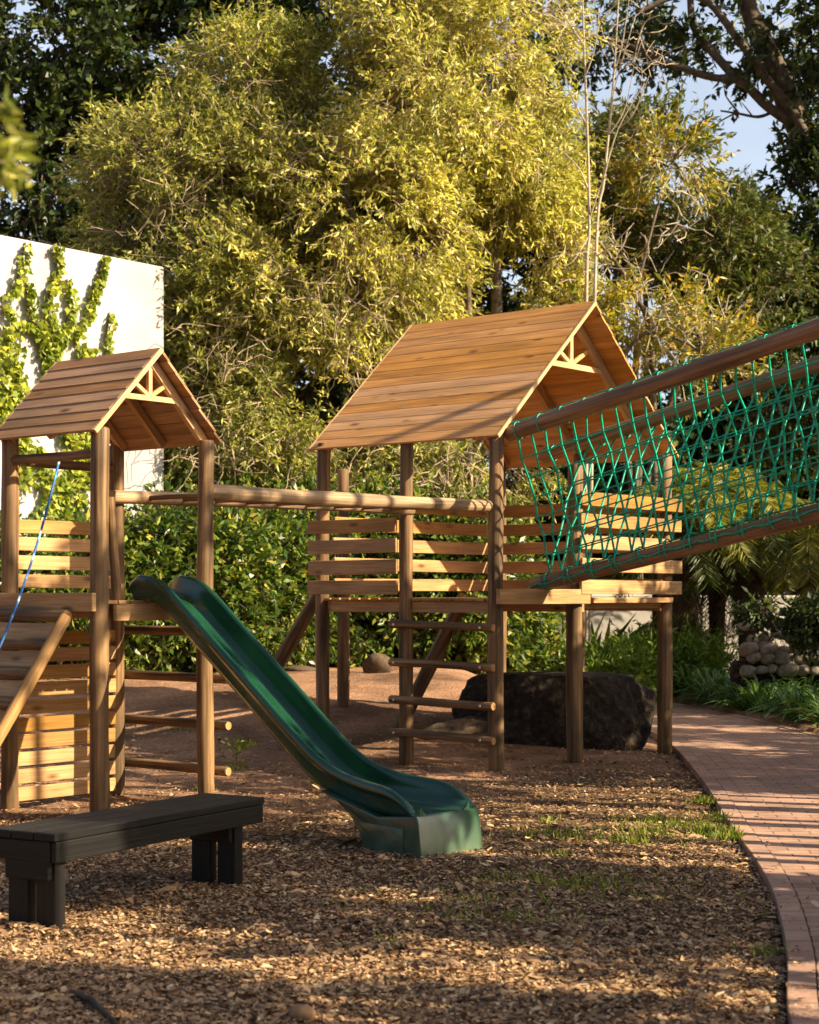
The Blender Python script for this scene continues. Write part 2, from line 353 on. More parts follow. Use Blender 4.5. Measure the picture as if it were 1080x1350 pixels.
# brick paving (uv: u across, v along, metres)
def brickmat(name, rot):
    m, t, b, o = newmat(name); L = t.links.new
    uv = N(t, 'ShaderNodeUVMap'); mp = N(t, 'ShaderNodeMapping'); mp.inputs[2].default_value = (0, 0, rot); L(uv.outputs[0], mp.inputs[0])
    br = N(t, 'ShaderNodeTexBrick'); br.inputs['Scale'].default_value = 1; br.inputs['Brick Width'].default_value = .23; br.inputs['Row Height'].default_value = .115
    br.inputs['Mortar Size'].default_value = .0045; br.inputs['Mortar Smooth'].default_value = .3; br.inputs['Bias'].default_value = -.2
    br.inputs['Color1'].default_value = (.44, .275, .205, 1); br.inputs['Color2'].default_value = (.32, .195, .15, 1); br.inputs['Mortar'].default_value = (.09, .055, .04, 1)
    L(mp.outputs[0], br.inputs['Vector'])
    tc = N(t, 'ShaderNodeTexCoord'); n = N(t, 'ShaderNodeTexNoise'); n.inputs['Scale'].default_value = 2.2; n.inputs['Detail'].default_value = 9; n.inputs['Roughness'].default_value = .65; L(tc.outputs['Object'], n.inputs['Vector'])
    r = ramp(t, [(.35, (.72, .70, .68)), (.62, (1.25, 1.2, 1.15))]); L(n.outputs[0], r.inputs[0])
    c = mixc(t, 1, br.outputs['Color'], r.outputs[0], 'MULTIPLY')
    n2 = N(t, 'ShaderNodeTexNoise'); n2.inputs['Scale'].default_value = 90; n2.inputs['Detail'].default_value = 6; L(tc.outputs['Object'], n2.inputs['Vector'])
    r2 = ramp(t, [(.62, (0, 0, 0)), (.72, (1, 1, 1))]); L(n2.outputs[0], r2.inputs[0])
    c = mixc(t, mathn(t, 'MULTIPLY', r2.outputs[0], .4), c, (.16, .10, .06))
    L(c, b.inputs['Base Color']); b.inputs['Roughness'].default_value = .8
    h = mathn(t, 'ADD', mathn(t, 'MULTIPLY', br.outputs['Fac'], -1.0), mathn(t, 'MULTIPLY', n2.outputs[0], .4))
    bp = N(t, 'ShaderNodeBump'); bp.inputs['Strength'].default_value = .8; bp.inputs['Distance'].default_value = .008; L(h, bp.inputs['Height']); L(bp.outputs[0], b.inputs['Normal'])
    return m
M['brick'] = brickmat('brick_paving', 0); M['brickedge'] = brickmat('brick_edging', math.pi/2)

# ------------------------------------------------------------------ ground and path
LP = [(.2, 0), (.75, 2.2), (1.12, 4.4), (1.33, 5.97), (1.60, 7.26), (1.88, 9.0), (2.10, 11.25), (2.36, 13.78), (2.60, 16.9), (2.62, 19), (2.45, 21.2), (1.9, 22.9), (1.0, 24.2)]
RP = [(2.6, 0), (3.1, 2.2), (3.5, 4.4), (3.75, 5.97), (4.0, 7.26), (4.25, 9.0), (4.45, 11.25), (4.58, 13.78), (4.52, 16.4), (4.37, 18.2), (4.1, 21.1), (3.35, 24.1), (2.1, 26.0)]
def spline(P, n):
    P = np.array(P, float); out = []
    for i in range(len(P)-1):
        p0, p1, p2, p3 = P[max(i-1, 0)], P[i], P[i+1], P[min(i+2, len(P)-1)]
        for k in range(n):
            t = k/n
            out.append(.5*((2*p1)+(-p0+p2)*t+(2*p0-5*p1+4*p2-p3)*t*t+(-p0+3*p1-3*p2+p3)*t**3))
    out.append(P[-1]); return np.array(out)
Ls, Rs = spline(LP, 8), spline(RP, 8)
def path_left(y): return np.interp(y, Ls[:, 1], Ls[:, 0])
def path_right(y): return np.interp(y, Rs[:, 1], Rs[:, 0])
def nse(x, y, s):   # cheap smooth pseudo noise
    return (np.sin(x*1.7*s+1.3)+np.sin(y*2.1*s+.7)+np.sin((x+y)*1.3*s+2.1)+np.sin((x-1.7*y)*2.9*s))*.25
xs = np.unique(np.concatenate([-np.geomspace(6, 400, 26), np.arange(-6, 6.01, .1), np.geomspace(6, 400, 26)]))
ys = np.unique(np.concatenate([-np.geomspace(1, 200, 14), np.arange(-1, 4, .4), np.arange(4, 27, .1), np.geomspace(27, 900, 34)]))
X, Y = np.meshgrid(xs, ys)
Z = gz(X, Y) + .018*nse(X, Y, 1.9)+.010*nse(X, Y, 6.3)+rng.normal(0, .003, X.shape)
inp = (X > path_left(Y)-.02) & (X < path_right(Y)+.02) & (Y < 25.5) & (Y > -.5)
Z = np.where(inp, gz(X, Y)-.07, Z-.03*ss(.35, 0, np.abs(X-path_left(Y)))*(Y < 24))
Z = np.where((X > path_right(Y)+.02) & (Y < 30), Z+.05, Z)
V = np.stack([X, Y, Z], -1).reshape(-1, 3); nx = len(xs); ny = len(ys)
I = (np.arange(ny-1)[:, None]*nx+np.arange(nx-1)[None]).reshape(-1)
go = fast_mesh('ground', V, 4, M['ground'], smooth=True, faces=np.stack([I, I+1, I+1+nx, I+nx], 1)); go['kind'] = 'structure'
def ribbon(name, A, B, z, mat, swap=False, th=.06):
    mb = MB(); d = 0; n = len(A)
    for i in range(n):
        if i: d += np.linalg.norm((A[i]+B[i])/2-(A[i-1]+B[i-1])/2)
        a, c = A[i], B[i]; wd = np.linalg.norm(c-a)
        za, zc = gzf(a[0], a[1])+z, gzf(c[0], c[1])+z
        mb.v += [Vector((a[0], a[1], za)), Vector((c[0], c[1], zc)), Vector((a[0], a[1], za-th)), Vector((c[0], c[1], zc-th))]
        if i:
            q = (i-1)*4; e = i*4
            mb.face([q, q+1, e+1, e], [(0, d0), (w0, d0), (wd, d), (0, d)])
            mb.face([q+2, q, e, e+2], [(0, d0), (.06, d0), (.06, d), (0, d)])
            mb.face([q+1, q+3, e+3, e+1], [(0, d0), (.06, d0), (.06, d), (0, d)])
        d0, w0 = d, wd
    o = mb.build(name, mat); o['kind'] = 'structure'; return o
sd_ = norm(Rs-Ls)
ribbon('brick_path', Ls+sd_*.118, Rs-sd_*.118, .012, M['brick'])
ribbon('path_edging', Ls, Ls+sd_*.114, .017, M['brickedge'])
ribbon('path_edging', Rs-sd_*.114, Rs, .019, M['brickedge'])

# ------------------------------------------------------------------ small play tower
U = Vector((.64, .77, 0)).normalized(); Vv = Vector((-.77, .64, 0)).normalized(); UP = Vector((0, 0, 1))
def P3(p, z): return Vector((p.x, p.y, z))
def post(parent, p, z1, r, r1=None, mat='log', z0=None, lean=(0, 0)):
    mb = MB(); z0 = gzf(p.x, p.y)-.12 if z0 is None else z0
    mb.log(P3(p, z0), P3(p, z1)+Vector((lean[0], lean[1], 0)), r, r1 or r*.92)
    return mb.build('post', [M[mat], M['end']], parent)
LAP = {'roofbig': .0016, 'roofsmall': .0045}
def roof(parent, E0, u, v, W, Lr, ze, zr, nb, mat, tie, timber=.075, inset=.12):
    """E0: near-gable near-eave corner (xy); u across the gable, v along the ridge (away)"""
    for side in (0, 1):
        mb = MB()
        e = P3(E0 + (u*W if side else Vector((0, 0, 0))), ze); r_ = P3(E0+u*(W/2), zr)
        sl_ = (r_-e); SL = sl_.length; sdir = sl_/SL; n = sdir.cross(v).normalized()
        if n.z < 0: n = -n
        bw = SL/nb
        for k in range(nb):
            c = e+sdir*(bw*(k+.5)); lap = LAP[mat]
            wdir = (sdir*bw+n*(-LAP[mat]*1.2)).normalized()
            jx = random.uniform(-.006, .006)
            mb.board(c+n*lap+v*jx, c+n*lap+v*(Lr+jx+random.uniform(-.005, .005)), wdir, n, bw*1.06, .018)
        mb.build('roof_slope', M[mat], parent)
        # bargeboard on both gable ends
        for q in (0, 1):
            if side and q == 0: continue
            mb = MB(); off = v*(-.012 if q == 0 else Lr+.012)
            mb.board(e+off-n*.004+sdir*.0, r_+off-n*.004, n, v, .034, .02)
            mb.build('bargeboard', M['trim'], parent, .002)
        # underside rafters
        for q, tt in enumerate((inset, Lr*.5, Lr-.12)):
            mb = MB(); dn = -n*(timber*.5+.014)
            mb.board(e+v*tt+dn+sdir*.05, r_+v*tt+dn-sdir*(.0 if side else timber*.6), n, v, timber, .045)
            mb.build('rafter', M['board' if q else 'trim'], parent, .003)
    # gable truss, both ends
    for q, off in enumerate((inset, Lr-.12)):
        mb = MB(); ap = P3(E0+u*(W/2)+v*off, zr-timber*1.2); zt = zr-tie
        hw = (W/2)*(tie-timber*1.25)/(zr-ze)
        a = P3(E0+u*(W/2-hw)+v*off, zt); c = P3(E0+u*(W/2+hw)+v*off, zt)
        k = timber*.55
        mb.board(a, c, UP, v, k*1.1, .032)
        mb.board(P3(ap, zt+k*.5), ap, u, v, k, .03)
        for s_ in (-1, 1):
            mid = ap.lerp(a if s_ < 0 else c, .60)
            mb.board(P3(ap, zt+k*.6)+u*(s_*k*.5), mid, (mid-P3(ap, zt)).cross(v), v, k*.85, .028)
        mb.build('gable_truss', M['trim'] if q == 0 else M['board'], parent, .002)
def slats(parent, a, b_, zs, h, t, mat='board', name='railing', out=None):
    mb = MB(); d = (b_-a).normalized(); n = Vector((d.y, -d.x, 0))
    for z in zs:
        j = random.uniform(-.012, .012)
        mb.board(P3(a, z+random.uniform(-.004, .004))+d*j, P3(b_, z+random.uniform(-.004, .004))+d*(j+random.uniform(-.01, .01)), UP, n, h*random.uniform(.96, 1.03), t)
    return mb.build(name, M[mat], parent, .004)

A = Vector((-2.06, 11.37, 0)); s1 = .97
B, C, D = A+U*s1, A+Vv*s1, A+U*s1+Vv*s1
tw = thing('small_play_tower', 'small timber play tower with dark brown pitched roof at the head of the green slide', 'play tower', (A.x+.1, A.y+.5, 0))
post(tw, A, 2.62, .066, .060); post(tw, B, 2.60, .062, .056); post(tw, C, 2.62, .062, .060, z0=-.1); post(tw, D, 2.62, .060, .055)
roof(tw, A-U*.10-Vv*.05, U, Vv, 1.17, 1.10, 2.585, 3.19, 8, 'roofsmall', .33, .062, .11)
# crossbars and beams
for (p, q, z, r, ext) in ((A, C, 2.45, .033, .0), (C, D, 2.45, .033, 0), (A, B, 1.38, .0, 0)):
    if r:
        mb = MB(); mb.log(P3(p, z), P3(q, z), r); mb.build('crossbar', [M['log'], M['end']], tw)
mb = MB(); mb.board(P3(A-U*.085-Vv*.04, 1.455), P3(C-U*.085+Vv*.25, 1.455), UP, U, .125, .038); mb.build('deck_beam', M['board'], tw, .004)
mb = MB(); mb.board(P3(A-Vv*.09+U*.05, 1.385), P3(B-Vv*.09+U*.06, 1.385), UP, Vv, .11, .038); mb.build('deck_beam', M['board'], tw, .004)
mb = MB(); mb.board(P3(D+Vv*.085, 1.385), P3(C+Vv*.085, 1.385), UP, Vv, .11, .038); mb.build('deck_beam', M['board'], tw, .004)
mb = MB(); mb.board(P3(D+U*.08, 1.385), P3(B+U*.08, 1.385), UP, U, .11, .038); mb.build('deck_beam', M['board'], tw, .004)
mb = MB()
for k in range(9):
    c = A+U*(.06+.106*k); mb.board(P3(c-Vv*.05, 1.455), P3(c+Vv*(s1+.05), 1.455), U, UP, .095, .024)
mb.build('deck', M['board'], tw, .003)
slats(tw, C+Vv*.0+U*-.05+Vv*.02, D+U*.02, [1.60, 1.735, 1.865, 1.99][:4], .098, .024)
slats(tw, C+U*-.02-Vv*.03, D+U*.0-Vv*.03, [.10+.122*i for i in range(10)], .100, .022, name='lower_wall')
# slim grab pole
mb = MB(); mb.log(P3(A+U*.17, 1.40)+Vv*.02, P3(A+U*.085, 2.16), .036, .030); mb.build('grab_pole', [M['log'], M['end']], tw)
# rung ladder on the back right face
for z in (1.247, .907, .575, .25):
    mb = MB(); mb.log(P3(D+U*.09+Vv*.10, z), P3(B+U*.09-Vv*.13, z), .036, .034); mb.build('rung', [M['log'], M['end']], tw)
# climbing ramp on the front left face
ramp_t = thing('climbing_ramp', 'steep ramp of planks and half logs leaning on the small tower', 'climbing ramp', (C.x-.2, C.y-.8, 0))
top = 1.40; base_out = 1.02; rl = math.hypot(top, base_out); rdir = (Vector((-U.x*base_out, -U.y*base_out, -top))).normalized()
rn = rdir.cross(Vv).normalized(); rn = rn if rn.z > 0 else -rn
O0 = P3(A-U*.125+Vv*.13, top)
nrow = 15; mbp = MB(); pitch = rl/nrow
for k in range(nrow):
    c = O0+rdir*(pitch*(k+.5))
    if k % 2 == 0:
        lg = MB(); lg.log(c+rn*.015-Vv*.0, c+rn*.015+Vv*(1.05), .045, .043); lg.build('half_log', [M['log'], M['end']], ramp_t)
    else:
        mbp.board(c, c+Vv*1.05, rdir, rn, pitch*1.08, .022)
mbp.build('plank', M['board'], ramp_t, .003)
for off in (-.035, 1.08):
    mb = MB(); mb.log(O0+Vv*off+rn*.045+rdir*.08, O0+Vv*off+rn*.045+rdir*(rl+.05), .04, .044); mb.build('side_rail', [M['board'], M['end']], ramp_t)
# rope
mb = MB(); pts = []
r0 = at(79, 603, 11.75); r1 = at(42, 765, 11.3); r2 = at(-4, 872, 10.75); r3 = at(-40, 930, 10.5)
for k in range(40):
    t_ = k/39
    q = (r0*(1-t_)**3+r1*3*t_*(1-t_)**2+(r2)*3*t_*t_*(1-t_)+r3*t_**3)
    pts.append(q)
mb.tube(pts, .0095, 6, caps=True, capm=0)
ro = mb.build('climbing_rope', M['rope'], loc=tuple(r0)); tag(ro, 'blue climbing rope hanging down the ramp from the small tower crossbar', 'rope')
# ------------------------------------------------------------------ green slide
SM = (A+B)/2; sdn = Vector((.724, -.69, 0)).normalized(); US = Vector((.69, .724, 0)).normalized()
sl_t = thing('slide', 'dark green plastic slide running down from the small tower', 'slide', (.1, 10.2, 0))
prof = [(-.04, 1.485), (.06, 1.485), (.22, 1.455), (.36, 1.375), (.7, 1.13), (1.15, .805), (1.6, .48), (1.8, .365), (2.0, .295), (2.25, .255), (2.5, .24), (2.70, .235)]
sp = spline(prof, 8)
def cross(h):    # (w, height) going round the section; h scales the wall height
    H = .150*h
    half = [(0, 0), (.09, .002), (.145, .008), (.175, .03), (.192, .06), (.203, H*.62+.0), (.207, H*.9), (.216, H), (.235, H*1.04+.002), (.254, H), (.262, H*.86), (.262, H*.70), (.250, H*.66)]
    out = [(.228, H*.5), (.222, .02), (.200, -.018), (.14, -.030), (0, -.034)]
    right = half+out
    return right+[(-a, b_) for a, b_ in right[-2:0:-1]]
mb = MB(); ncs = len(cross(1)); K = len(sp)
for i, (s_, z) in enumerate(sp):
    ds, dz = sp[min(i+1, K-1)]-sp[max(i-1, 0)]; l = math.hypot(ds, dz); ds /= l; dz /= l
    tpos = s_+.04
    h = min(1, math.sqrt(max(0, 1-(1-min(1, (tpos+.02)/.22))**2))+.12)
    e = min(1, (s_-2.3)/.4)
    if e > 0: h *= 1-.88*e*e*e
    base = P3(SM+sdn*s_, z)
    nrm = sdn*(-dz)+UP*ds; wsc = .74+.33*float(ss(1.85, 2.7, s_))
    for (a, b_) in cross(h): mb.v.append(base+US*(a*wsc)+nrm*b_)
    if i:
        for j in range(ncs):
            k2 = (j+1) % ncs; q = (i-1)*ncs; r_ = i*ncs
            mb.face([q+j, q+k2, r_+k2, r_+j], [(0, 0), (1, 0), (1, 1), (0, 1)], 0, True)
mb.face(list(range(ncs)), [(0, 0)]*ncs); mb.face([(K-1)*ncs+j for j in range(ncs)][::-1], [(0, 0)]*ncs)
ch = mb.build('chute', M['slide'], sl_t)
# moulded foot block
mb = MB(); pf = [(1.86, .325), (2.02, .27), (2.14, .20), (2.24, .09), (2.29, -.04), (2.775, -.04), (2.74, .19), (2.722, .250), (2.66, .240), (2.4, .215)]
def foot(mb, hw, pf):
    b0 = len(mb.v); n = len(pf)
    for s_, z in pf: mb.v.append(P3(SM+sdn*s_-US*(hw*(1-.20*float(ss(2.6, 1.95, s_)))), z))
    for s_, z in pf: mb.v.append(P3(SM+sdn*s_+US*(hw*(1-.20*float(ss(2.6, 1.95, s_)))), z))
    mb.face([b0+i for i in range(n)], [(0, 0)]*n, 0, True); mb.face([b0+n+i for i in range(n)][::-1], [(0, 0)]*n, 0, True)
    for i in range(n):
        j = (i+1) % n; mb.face([b0+j, b0+i, b0+n+i, b0+n+j], [(0, 0)]*4, 0, True)
foot(mb, .268, pf)
fo = mb.build('foot_block', M['slide'], sl_t); bv = fo.modifiers.new('bevel', 'BEVEL'); bv.width = .034; bv.segments = 5; bv.limit_method = 'ANGLE'; bv.angle_limit = math.radians(25)
mb = MB(); foot(mb, .2735, [(2.22, .17), (2.32, .11), (2.40, .02), (2.42, -.03), (2.62, -.03), (2.62, .17)])
fo = mb.build('foot_panel', M['slide'], sl_t); bv = fo.modifiers.new('bevel', 'BEVEL'); bv.width = .006; bv.segments = 2; bv.limit_method = 'ANGLE'; bv.angle_limit = math.radians(25)

# ------------------------------------------------------------------ large play tower
P1 = Vector((.737, 14.42, 0)); 
def Q(u_, v_): return P1+U*u_+Vv*v_
big = thing('large_play_tower', 'large timber play tower with orange brown plank roof beside the brick path', 'play tower', (P1.x+.3, P1.y+1.2, 0))
DU, DV = 2.71, 1.98
post(big, Q(0, 0), 2.86, .070, .064); post(big, Q(0, .99), 2.86, .066, .060); post(big, Q(0, DV), 2.90, .066, .062)
post(big, Q(1.18, 0), 2.68, .078, .072); post(big, Q(DU, 0), 2.86, .075, .068)
post(big, Q(DU, 1.0), 2.95, .06, .055); post(big, Q(DU, DV), 2.90, .06, .055); 
pb = Vector((-.70, 18.0, 0)); post(big, pb, 2.83, .068, .062)
roof(big, Q(-.07, -.05), U, Vv, DU+.25, 2.14, 2.84, 4.16, 15, 'roofbig', .56, .085, .26)
# deck frame and deck
def beam(a, b_, z, h=.12, t=.045, mat='board', nm='deck_beam'):
    d = (b_-a).normalized(); n = Vector((d.y, -d.x, 0)); mb = MB(); mb.board(P3(a, z), P3(b_, z), UP, n, h, t); return mb.build(nm, M[mat], big, .004)
beam(Q(-.09, -.08), Q(1.27, -.08), 1.49, .13); beam(Q(1.35, -.04), Q(DU+.02, -.04), 1.455, .05, .09); beam(Q(1.33, .02), Q(DU+.0, .02), 1.42, .08, .04)
beam(Q(.03, -.02), Q(.03, DV), 1.40, .10); beam(Q(DU-.06, 0), Q(DU-.06, DV), 1.40, .10); beam(Q(.02, DV-.03), Q(DU, DV-.03), 1.40, .10)
beam(Q(1.3, 0), Q(1.3, DV), 1.40, .10)
mb = MB(); k = 0
while .045+k*.118 < DV:
    c = Q(-.03, .045+k*.118); mb.board(P3(c, 1.465), P3(c+U*(DU+.04), 1.465), Vv, UP, .10, .026); k += 1
mb.build('deck', M['board'], big, .003)
# railings
zs4 = [1.57, 1.755, 1.94, 2.12]
slats(big, Q(-.085, 1.03), Q(-.085, 2.10), zs4, .128, .030)
slats(big, Q(1.12, -.095), Q(DU+.14, -.095), [1.575, 1.775, 1.975, 2.17, 2.37], .125, .030)
slats(big, Q(DU-.08, -.02), Q(DU-.08, DV), [1.60, 1.79, 1.98, 2.17, 2.36], .12, .028)
slats(big, Q(.15, DV+.02), Q(DU, DV+.02), [1.60, 1.79, 1.98, 2.17, 2.36], .12, .028)
# front ladder
for (z, e) in ((1.235, 0), (.90, 0), (.575, 0), (.285, 0)):
    mb = MB(); a = P3(Q(-.095, 1.10), z+.012); b_ = P3(Q(-.095, -.04), z-.008); mb.log(a, b_, .036, .036)
    rg = mb.build('rung', [M['log'], M['end']], big)
    for q in (.06, 1.02):
        mb = MB(); c = a.lerp(b_, q/1.14 if q > .5 else .06); mb.tube([c-U*.034, c-U*.042], .011, 8, capm=0); mb.build('bolt', M['bolt'], rg)
# raking braces behind
for (a, b_) in ((Vector((-1.62, 18.1, .40)), Vector((-.93, 17.5, 1.52))), (Vector((-.12, 16.9, .16)), Vector((.56, 17.2, 1.50)))):
    mb = MB(); mb.log(a, b_, .075, .07); mb.build('brace', [M['log'], M['end']], big)

# ------------------------------------------------------------------ overhead rails between the towers
mbt = thing('overhead_ladder', 'pair of level round poles with rungs joining the two play towers', 'monkey bars', (-.6, 13.4, 2.2))
f0, f1 = P3(B+U*.10-(P1-B).normalized()*.12, 2.235), P3(P1+U*.09-Vv*-.02, 2.255)
f0 = P3(B+Vector((-.11, -.06, 0))+U*.12, 2.235); 
b0_, b1_ = P3(D+Vector((-.02, -.12, 0)), 2.23), P3(Q(.0, .99)+Vector((.05, -.09, 0)), 2.25)
mb = MB(); mb.log(f0, f1, .062, .052, bow=.004); mb.build('pole', [M['litlog'], M['end']], mbt)
mb = MB(); mb.log(b0_, b1_, .052, .046, bow=.004); mb.build('pole', [M['litlog'], M['end']], mbt)
for k in range(9):
    t_ = (k+1)/10
    a = f0.lerp(f1, t_); b_ = b0_.lerp(b1_, t_); mb = MB(); mb.log(a, b_, .018, .018, 8); mb.build('rung', [M['log'], M['end']], mbt)

# ------------------------------------------------------------------ rope net bridge
nb_t = thing('rope_net_bridge', 'sloping bridge of dark poles laced with bright green rope net on the right', 'net bridge', (2.3, 13.9, 1.5))
W_ = -Vv; LB = 5.2; RS = .215
def ph(p, z, t): return P3(p+W_*t, z+RS*t)
n0, n1 = ph(P1+U*.10, 2.86, .04), ph(P1+U*.10, 2.86, LB)
m0, m1 = ph(P1+U*1.18, 2.84, -.36), ph(P1+U*1.18, 2.84, LB)
l0, l1 = ph(P1+U*.60, 1.60, -.05), ph(P1+U*.60, 1.60, LB)
for (a, b_, ra, rb) in ((n0, n1, .068, .082), (m0, m1, .062, .07), (l0, l1, .066, .082)):
    mb = MB(); mb.log(a, b_, ra, rb, n=18, jit=.05); mb.build('pole', [M['darklog'], M['end']], nb_t)
net = MB()
def rope(pts, r=.0058, n=5): net.tube(pts, r, n, caps=False, capm=0)
nc = 36; nl = 7
def netp(side, i, j):
    """side 0 near panel, 1 rear panel; i along, j 0..nl from top to bottom"""
    t_ = .12+(LB-.25)*i/nc
    tj = t_+jt[side][min(max(i, 0), nc)][j]
    topz = 2.86; 
    p_top = ph(P1+U*(.10 if side == 0 else 1.18), 2.80, tj+(.03 if j == 0 else 0)); p_bot = ph(P1+U*.60, 1.66, tj)
    f = (j/nl)
    q = p_top.lerp(p_bot, f)
    sag = math.sin(f*math.pi)*.05
    return q+U*(-sag if side else sag)
jt = [[[random.gauss(0, .010)*(1 if 0 < j < nl else 0) + (0.012*((-1)**i)*(1 if j >= nl-2 else 0)) for j in range(nl+1)] for i in range(nc+1)] for s_ in range(2)]
for side in (0, 1):
    G = [[netp(side, i, j) for j in range(nl+1)] for i in range(nc+1)]
    for i in range(nc+1):
        rope(G[i], .0098)
    for j in range(1, nl+1):
        rope([G[i][j] for i in range(nc+1)],   .0070)
    for i in range(nc+1):
        for j in range(1, nl):
            p = G[i][j]; d = Vector((0, 0, .013)); net.tube([p-d, p-d*.4, p+d*.4, p+d], [.005, .0165, .0165, .005], 5, caps=False)
# rings round the poles
def ring(c, axis, r, rr=.0055):
    axis = axis.normalized(); a = axis.cross(UP).normalized(); b_ = axis.cross(a)
    tw_ = random.uniform(-.02, .02)
    pts = [c+a*(math.cos(q*math.pi/7)*r)+b_*(math.sin(q*math.pi/7)*r)+axis*(tw_*math.sin(q*math.pi/7)) for q in range(15)]
    rope(pts, rr, 4)
for (a, b_, ra, rb) in ((n0, n1, .068, .082), (m0, m1, .062, .07), (l0, l1, .066, .082)):
    for k in range(22):
        t_ = (k+.5)/22; ring(a.lerp(b_, t_), b_-a, (ra+(rb-ra)*t_)*1.07)
        if a is l0:
            ring(a.lerp(b_, t_+.01), b_-a, (ra+(rb-ra)*t_)*1.13, .008)
rope([n0.lerp(n1, k/60)+Vector((0, 0, .078+.006*math.sin(k*1.9)))+U*-.01*math.sin(k*1.3) for k in range(61)], .006)
rope([m0.lerp(m1, k/60)+Vector((0, 0, .072+.006*math.sin(k*1.9))) for k in range(61)], .006)
rope([l0.lerp(l1, k/60)-U*.072-Vector((0, 0, .02-.012*math.sin(k*2.1))) for k in range(61)], .007)
net.build('net', M['net'], nb_t)
for (q, z) in ((n1, n1.z+.1), (m1, m1.z+.1)):
    mb = MB(); mb.log(Vector((q.x+.1, q.y, -.1)), Vector((q.x+.1, q.y, z)), .08); mb.build('post', [M['darklog'], M['end']], nb_t)

# ------------------------------------------------------------------ bench
bn = thing('bench', 'low charcoal painted wooden bench in the left foreground', 'bench', (-1.3, 8.3, 0))
bd = Vector((.50, .866, 0)).normalized(); bp_ = Vector((-.866, .50, 0)); b00 = Vector((-1.57, 7.57, 0)); BL = 1.62; BW = .40; zt = .44
for k in range(3):
    mb = MB(); c = b00+bp_*(BW*(k+.5)/3); mb.board(P3(c, zt-.018), P3(c+bd*BL, zt-.018), bp_, UP, BW/3-.006, .036); mb.build('seat_board', M['paintwood'], bn, .004)
for off in (.02, BW-.02):
    mb = MB(); c = b00+bp_*off; mb.board(P3(c+bd*.01, zt-.085), P3(c+bd*(BL-.01), zt-.085), UP, bp_, .092, .034); mb.build('apron', M['paintwood'], bn, .004)
for e in (.02, BL-.02):
    mb = MB(); c = b00+bd*e; mb.board(P3(c+bp_*.04, zt-.085), P3(c+bp_*(BW-.04), zt-.085), UP, bd, .094, .034); mb.build('apron', M['paintwood'], bn, .004)
for e in (.075, BL-.18):
    for off in (.095, .262):
        mb = MB(); c = b00+bd*e+bp_*off; mb.board(P3(c, -.04), P3(c, zt-.045), bp_, bd, .115, .07); mb.build('leg', M['paintwood'], bn, .004)
    mb = MB(); c = b00+bd*(e-.052); mb.board(P3(c+bp_*.05, .27), P3(c+bp_*.31, .27), UP, bd, .09, .03); mb.build('brace', M['paintwood'], bn, .004)

# ------------------------------------------------------------------ rocks
def rock(name, label, cat, c, size, mat, seed, squash=.7, group=None, flat=None, amp=.12, sub=3):
    import bmesh
    bm = bmesh.new(); bmesh.ops.create_icosphere(bm, subdivisions=sub, radius=1)
    r_ = random.Random(seed); ph_ = [r_.uniform(0, 6) for _ in range(12)]
    for v in bm.verts:
        p = v.co
        n = sum(math.sin(p.x*f+ph_[i])*math.sin(p.y*f*1.1+ph_[i+3])*math.sin(p.z*f*.9+ph_[i+6])/(1+i*.7) for i, f in enumerate((1.7, 3.3, 8.1, 17)[:4 if sub > 3 else 2]))
        k = 1+amp*2*n
        q = Vector((p.x*size[0]*k, p.y*size[1]*k, p.z*size[2]*k))
        if flat is not None and q.z > flat: q.z = flat+(q.z-flat)*.15
        v.co = q
    me = bpy.data.meshes.new(name); bm.to_mesh(me); bm.free()
    for p in me.polygons: p.use_smooth = True
    me.materials.append(mat); o = bpy.data.objects.new(name, me); link(o); o.location = c; o.rotation_euler = (0, 0, r_.uniform(-.4, .4) if sub < 4 else 0)
    if label: tag(o, label, cat, group)
    return o
def gpt(px, py, hgt=0.0):
    Y_ = (CH-hgt)*F/(py-HY); 
    for _ in range(6): Y_ = (CH-hgt-gzf((px-540)/F*Y_, Y_))*F/(py-HY)
    return Vector(((px-540)/F*Y_, Y_, gzf((px-540)/F*Y_, Y_)+hgt))
rock('stump', 'large dark rough stump lying under the big tower deck', 'stump', (1.40, 16.9, .16), (.98, .66, .72), M['stump'], 5, flat=.56, amp=.075, sub=5)
rock('stump_root', 'brown root lump at the left foot of the dark stump', 'root', (.55, 16.6, .10), (.40, .3, .22), M['browner'], 9, amp=.15, sub=4)
rock('boulder', 'rounded brown boulder in front of the hedge behind the tower', 'boulder', tuple(gpt(497, 889)+Vector((0, .35, .09))), (.19, .15, .16), M['browner'], 3)
rock('boulder', 'pale flat boulder behind the left tower brace', 'boulder', tuple(gpt(393, 885)+Vector((0, 0, .02))), (.24, .15, .06), M['browner'], 13)
rock('boulder', 'smaller brown boulder beside the far left post of the big tower', 'boulder', tuple(gpt(405, 905)+Vector((0, 0, .04))), (.13, .12, .11), M['browner'], 14)
for i, (px, py, s_, lb) in enumerate(((398, 1343, .052, 'rounded tan stone at the bottom edge below the slide'), (158, 1322, .032, 'tan stone in the mulch at the bottom left'),
     (18, 1320, .034, 'tan stone in the bottom left corner'), (200, 1124, .026, 'small tan stone under the middle of the bench'), (485, 1133, .026, 'small tan stone beside the slide foot'),
     (253, 1322, .022, 'pale small stone in the mulch near the front'))):
    c = gpt(px, py); rock('stone', lb, 'stone', tuple(c+Vector((0, 0, s_*.35))), (s_, s_*.8, s_*.62), M['tan'], 20+i, sub=3, amp=.06)
mb = MB(); a = gpt(92, 1306, .02); b_ = gpt(155, 1352, .02); mb.tube([a, a.lerp(b_, .4)+Vector((.01, 0, .015)), b_], [.008, .013, .011], 8, capm=0)
tag(mb.build('stick', M['barkdark'], loc=tuple(a)), 'dark stick lying in the mulch at the bottom left', 'stick')

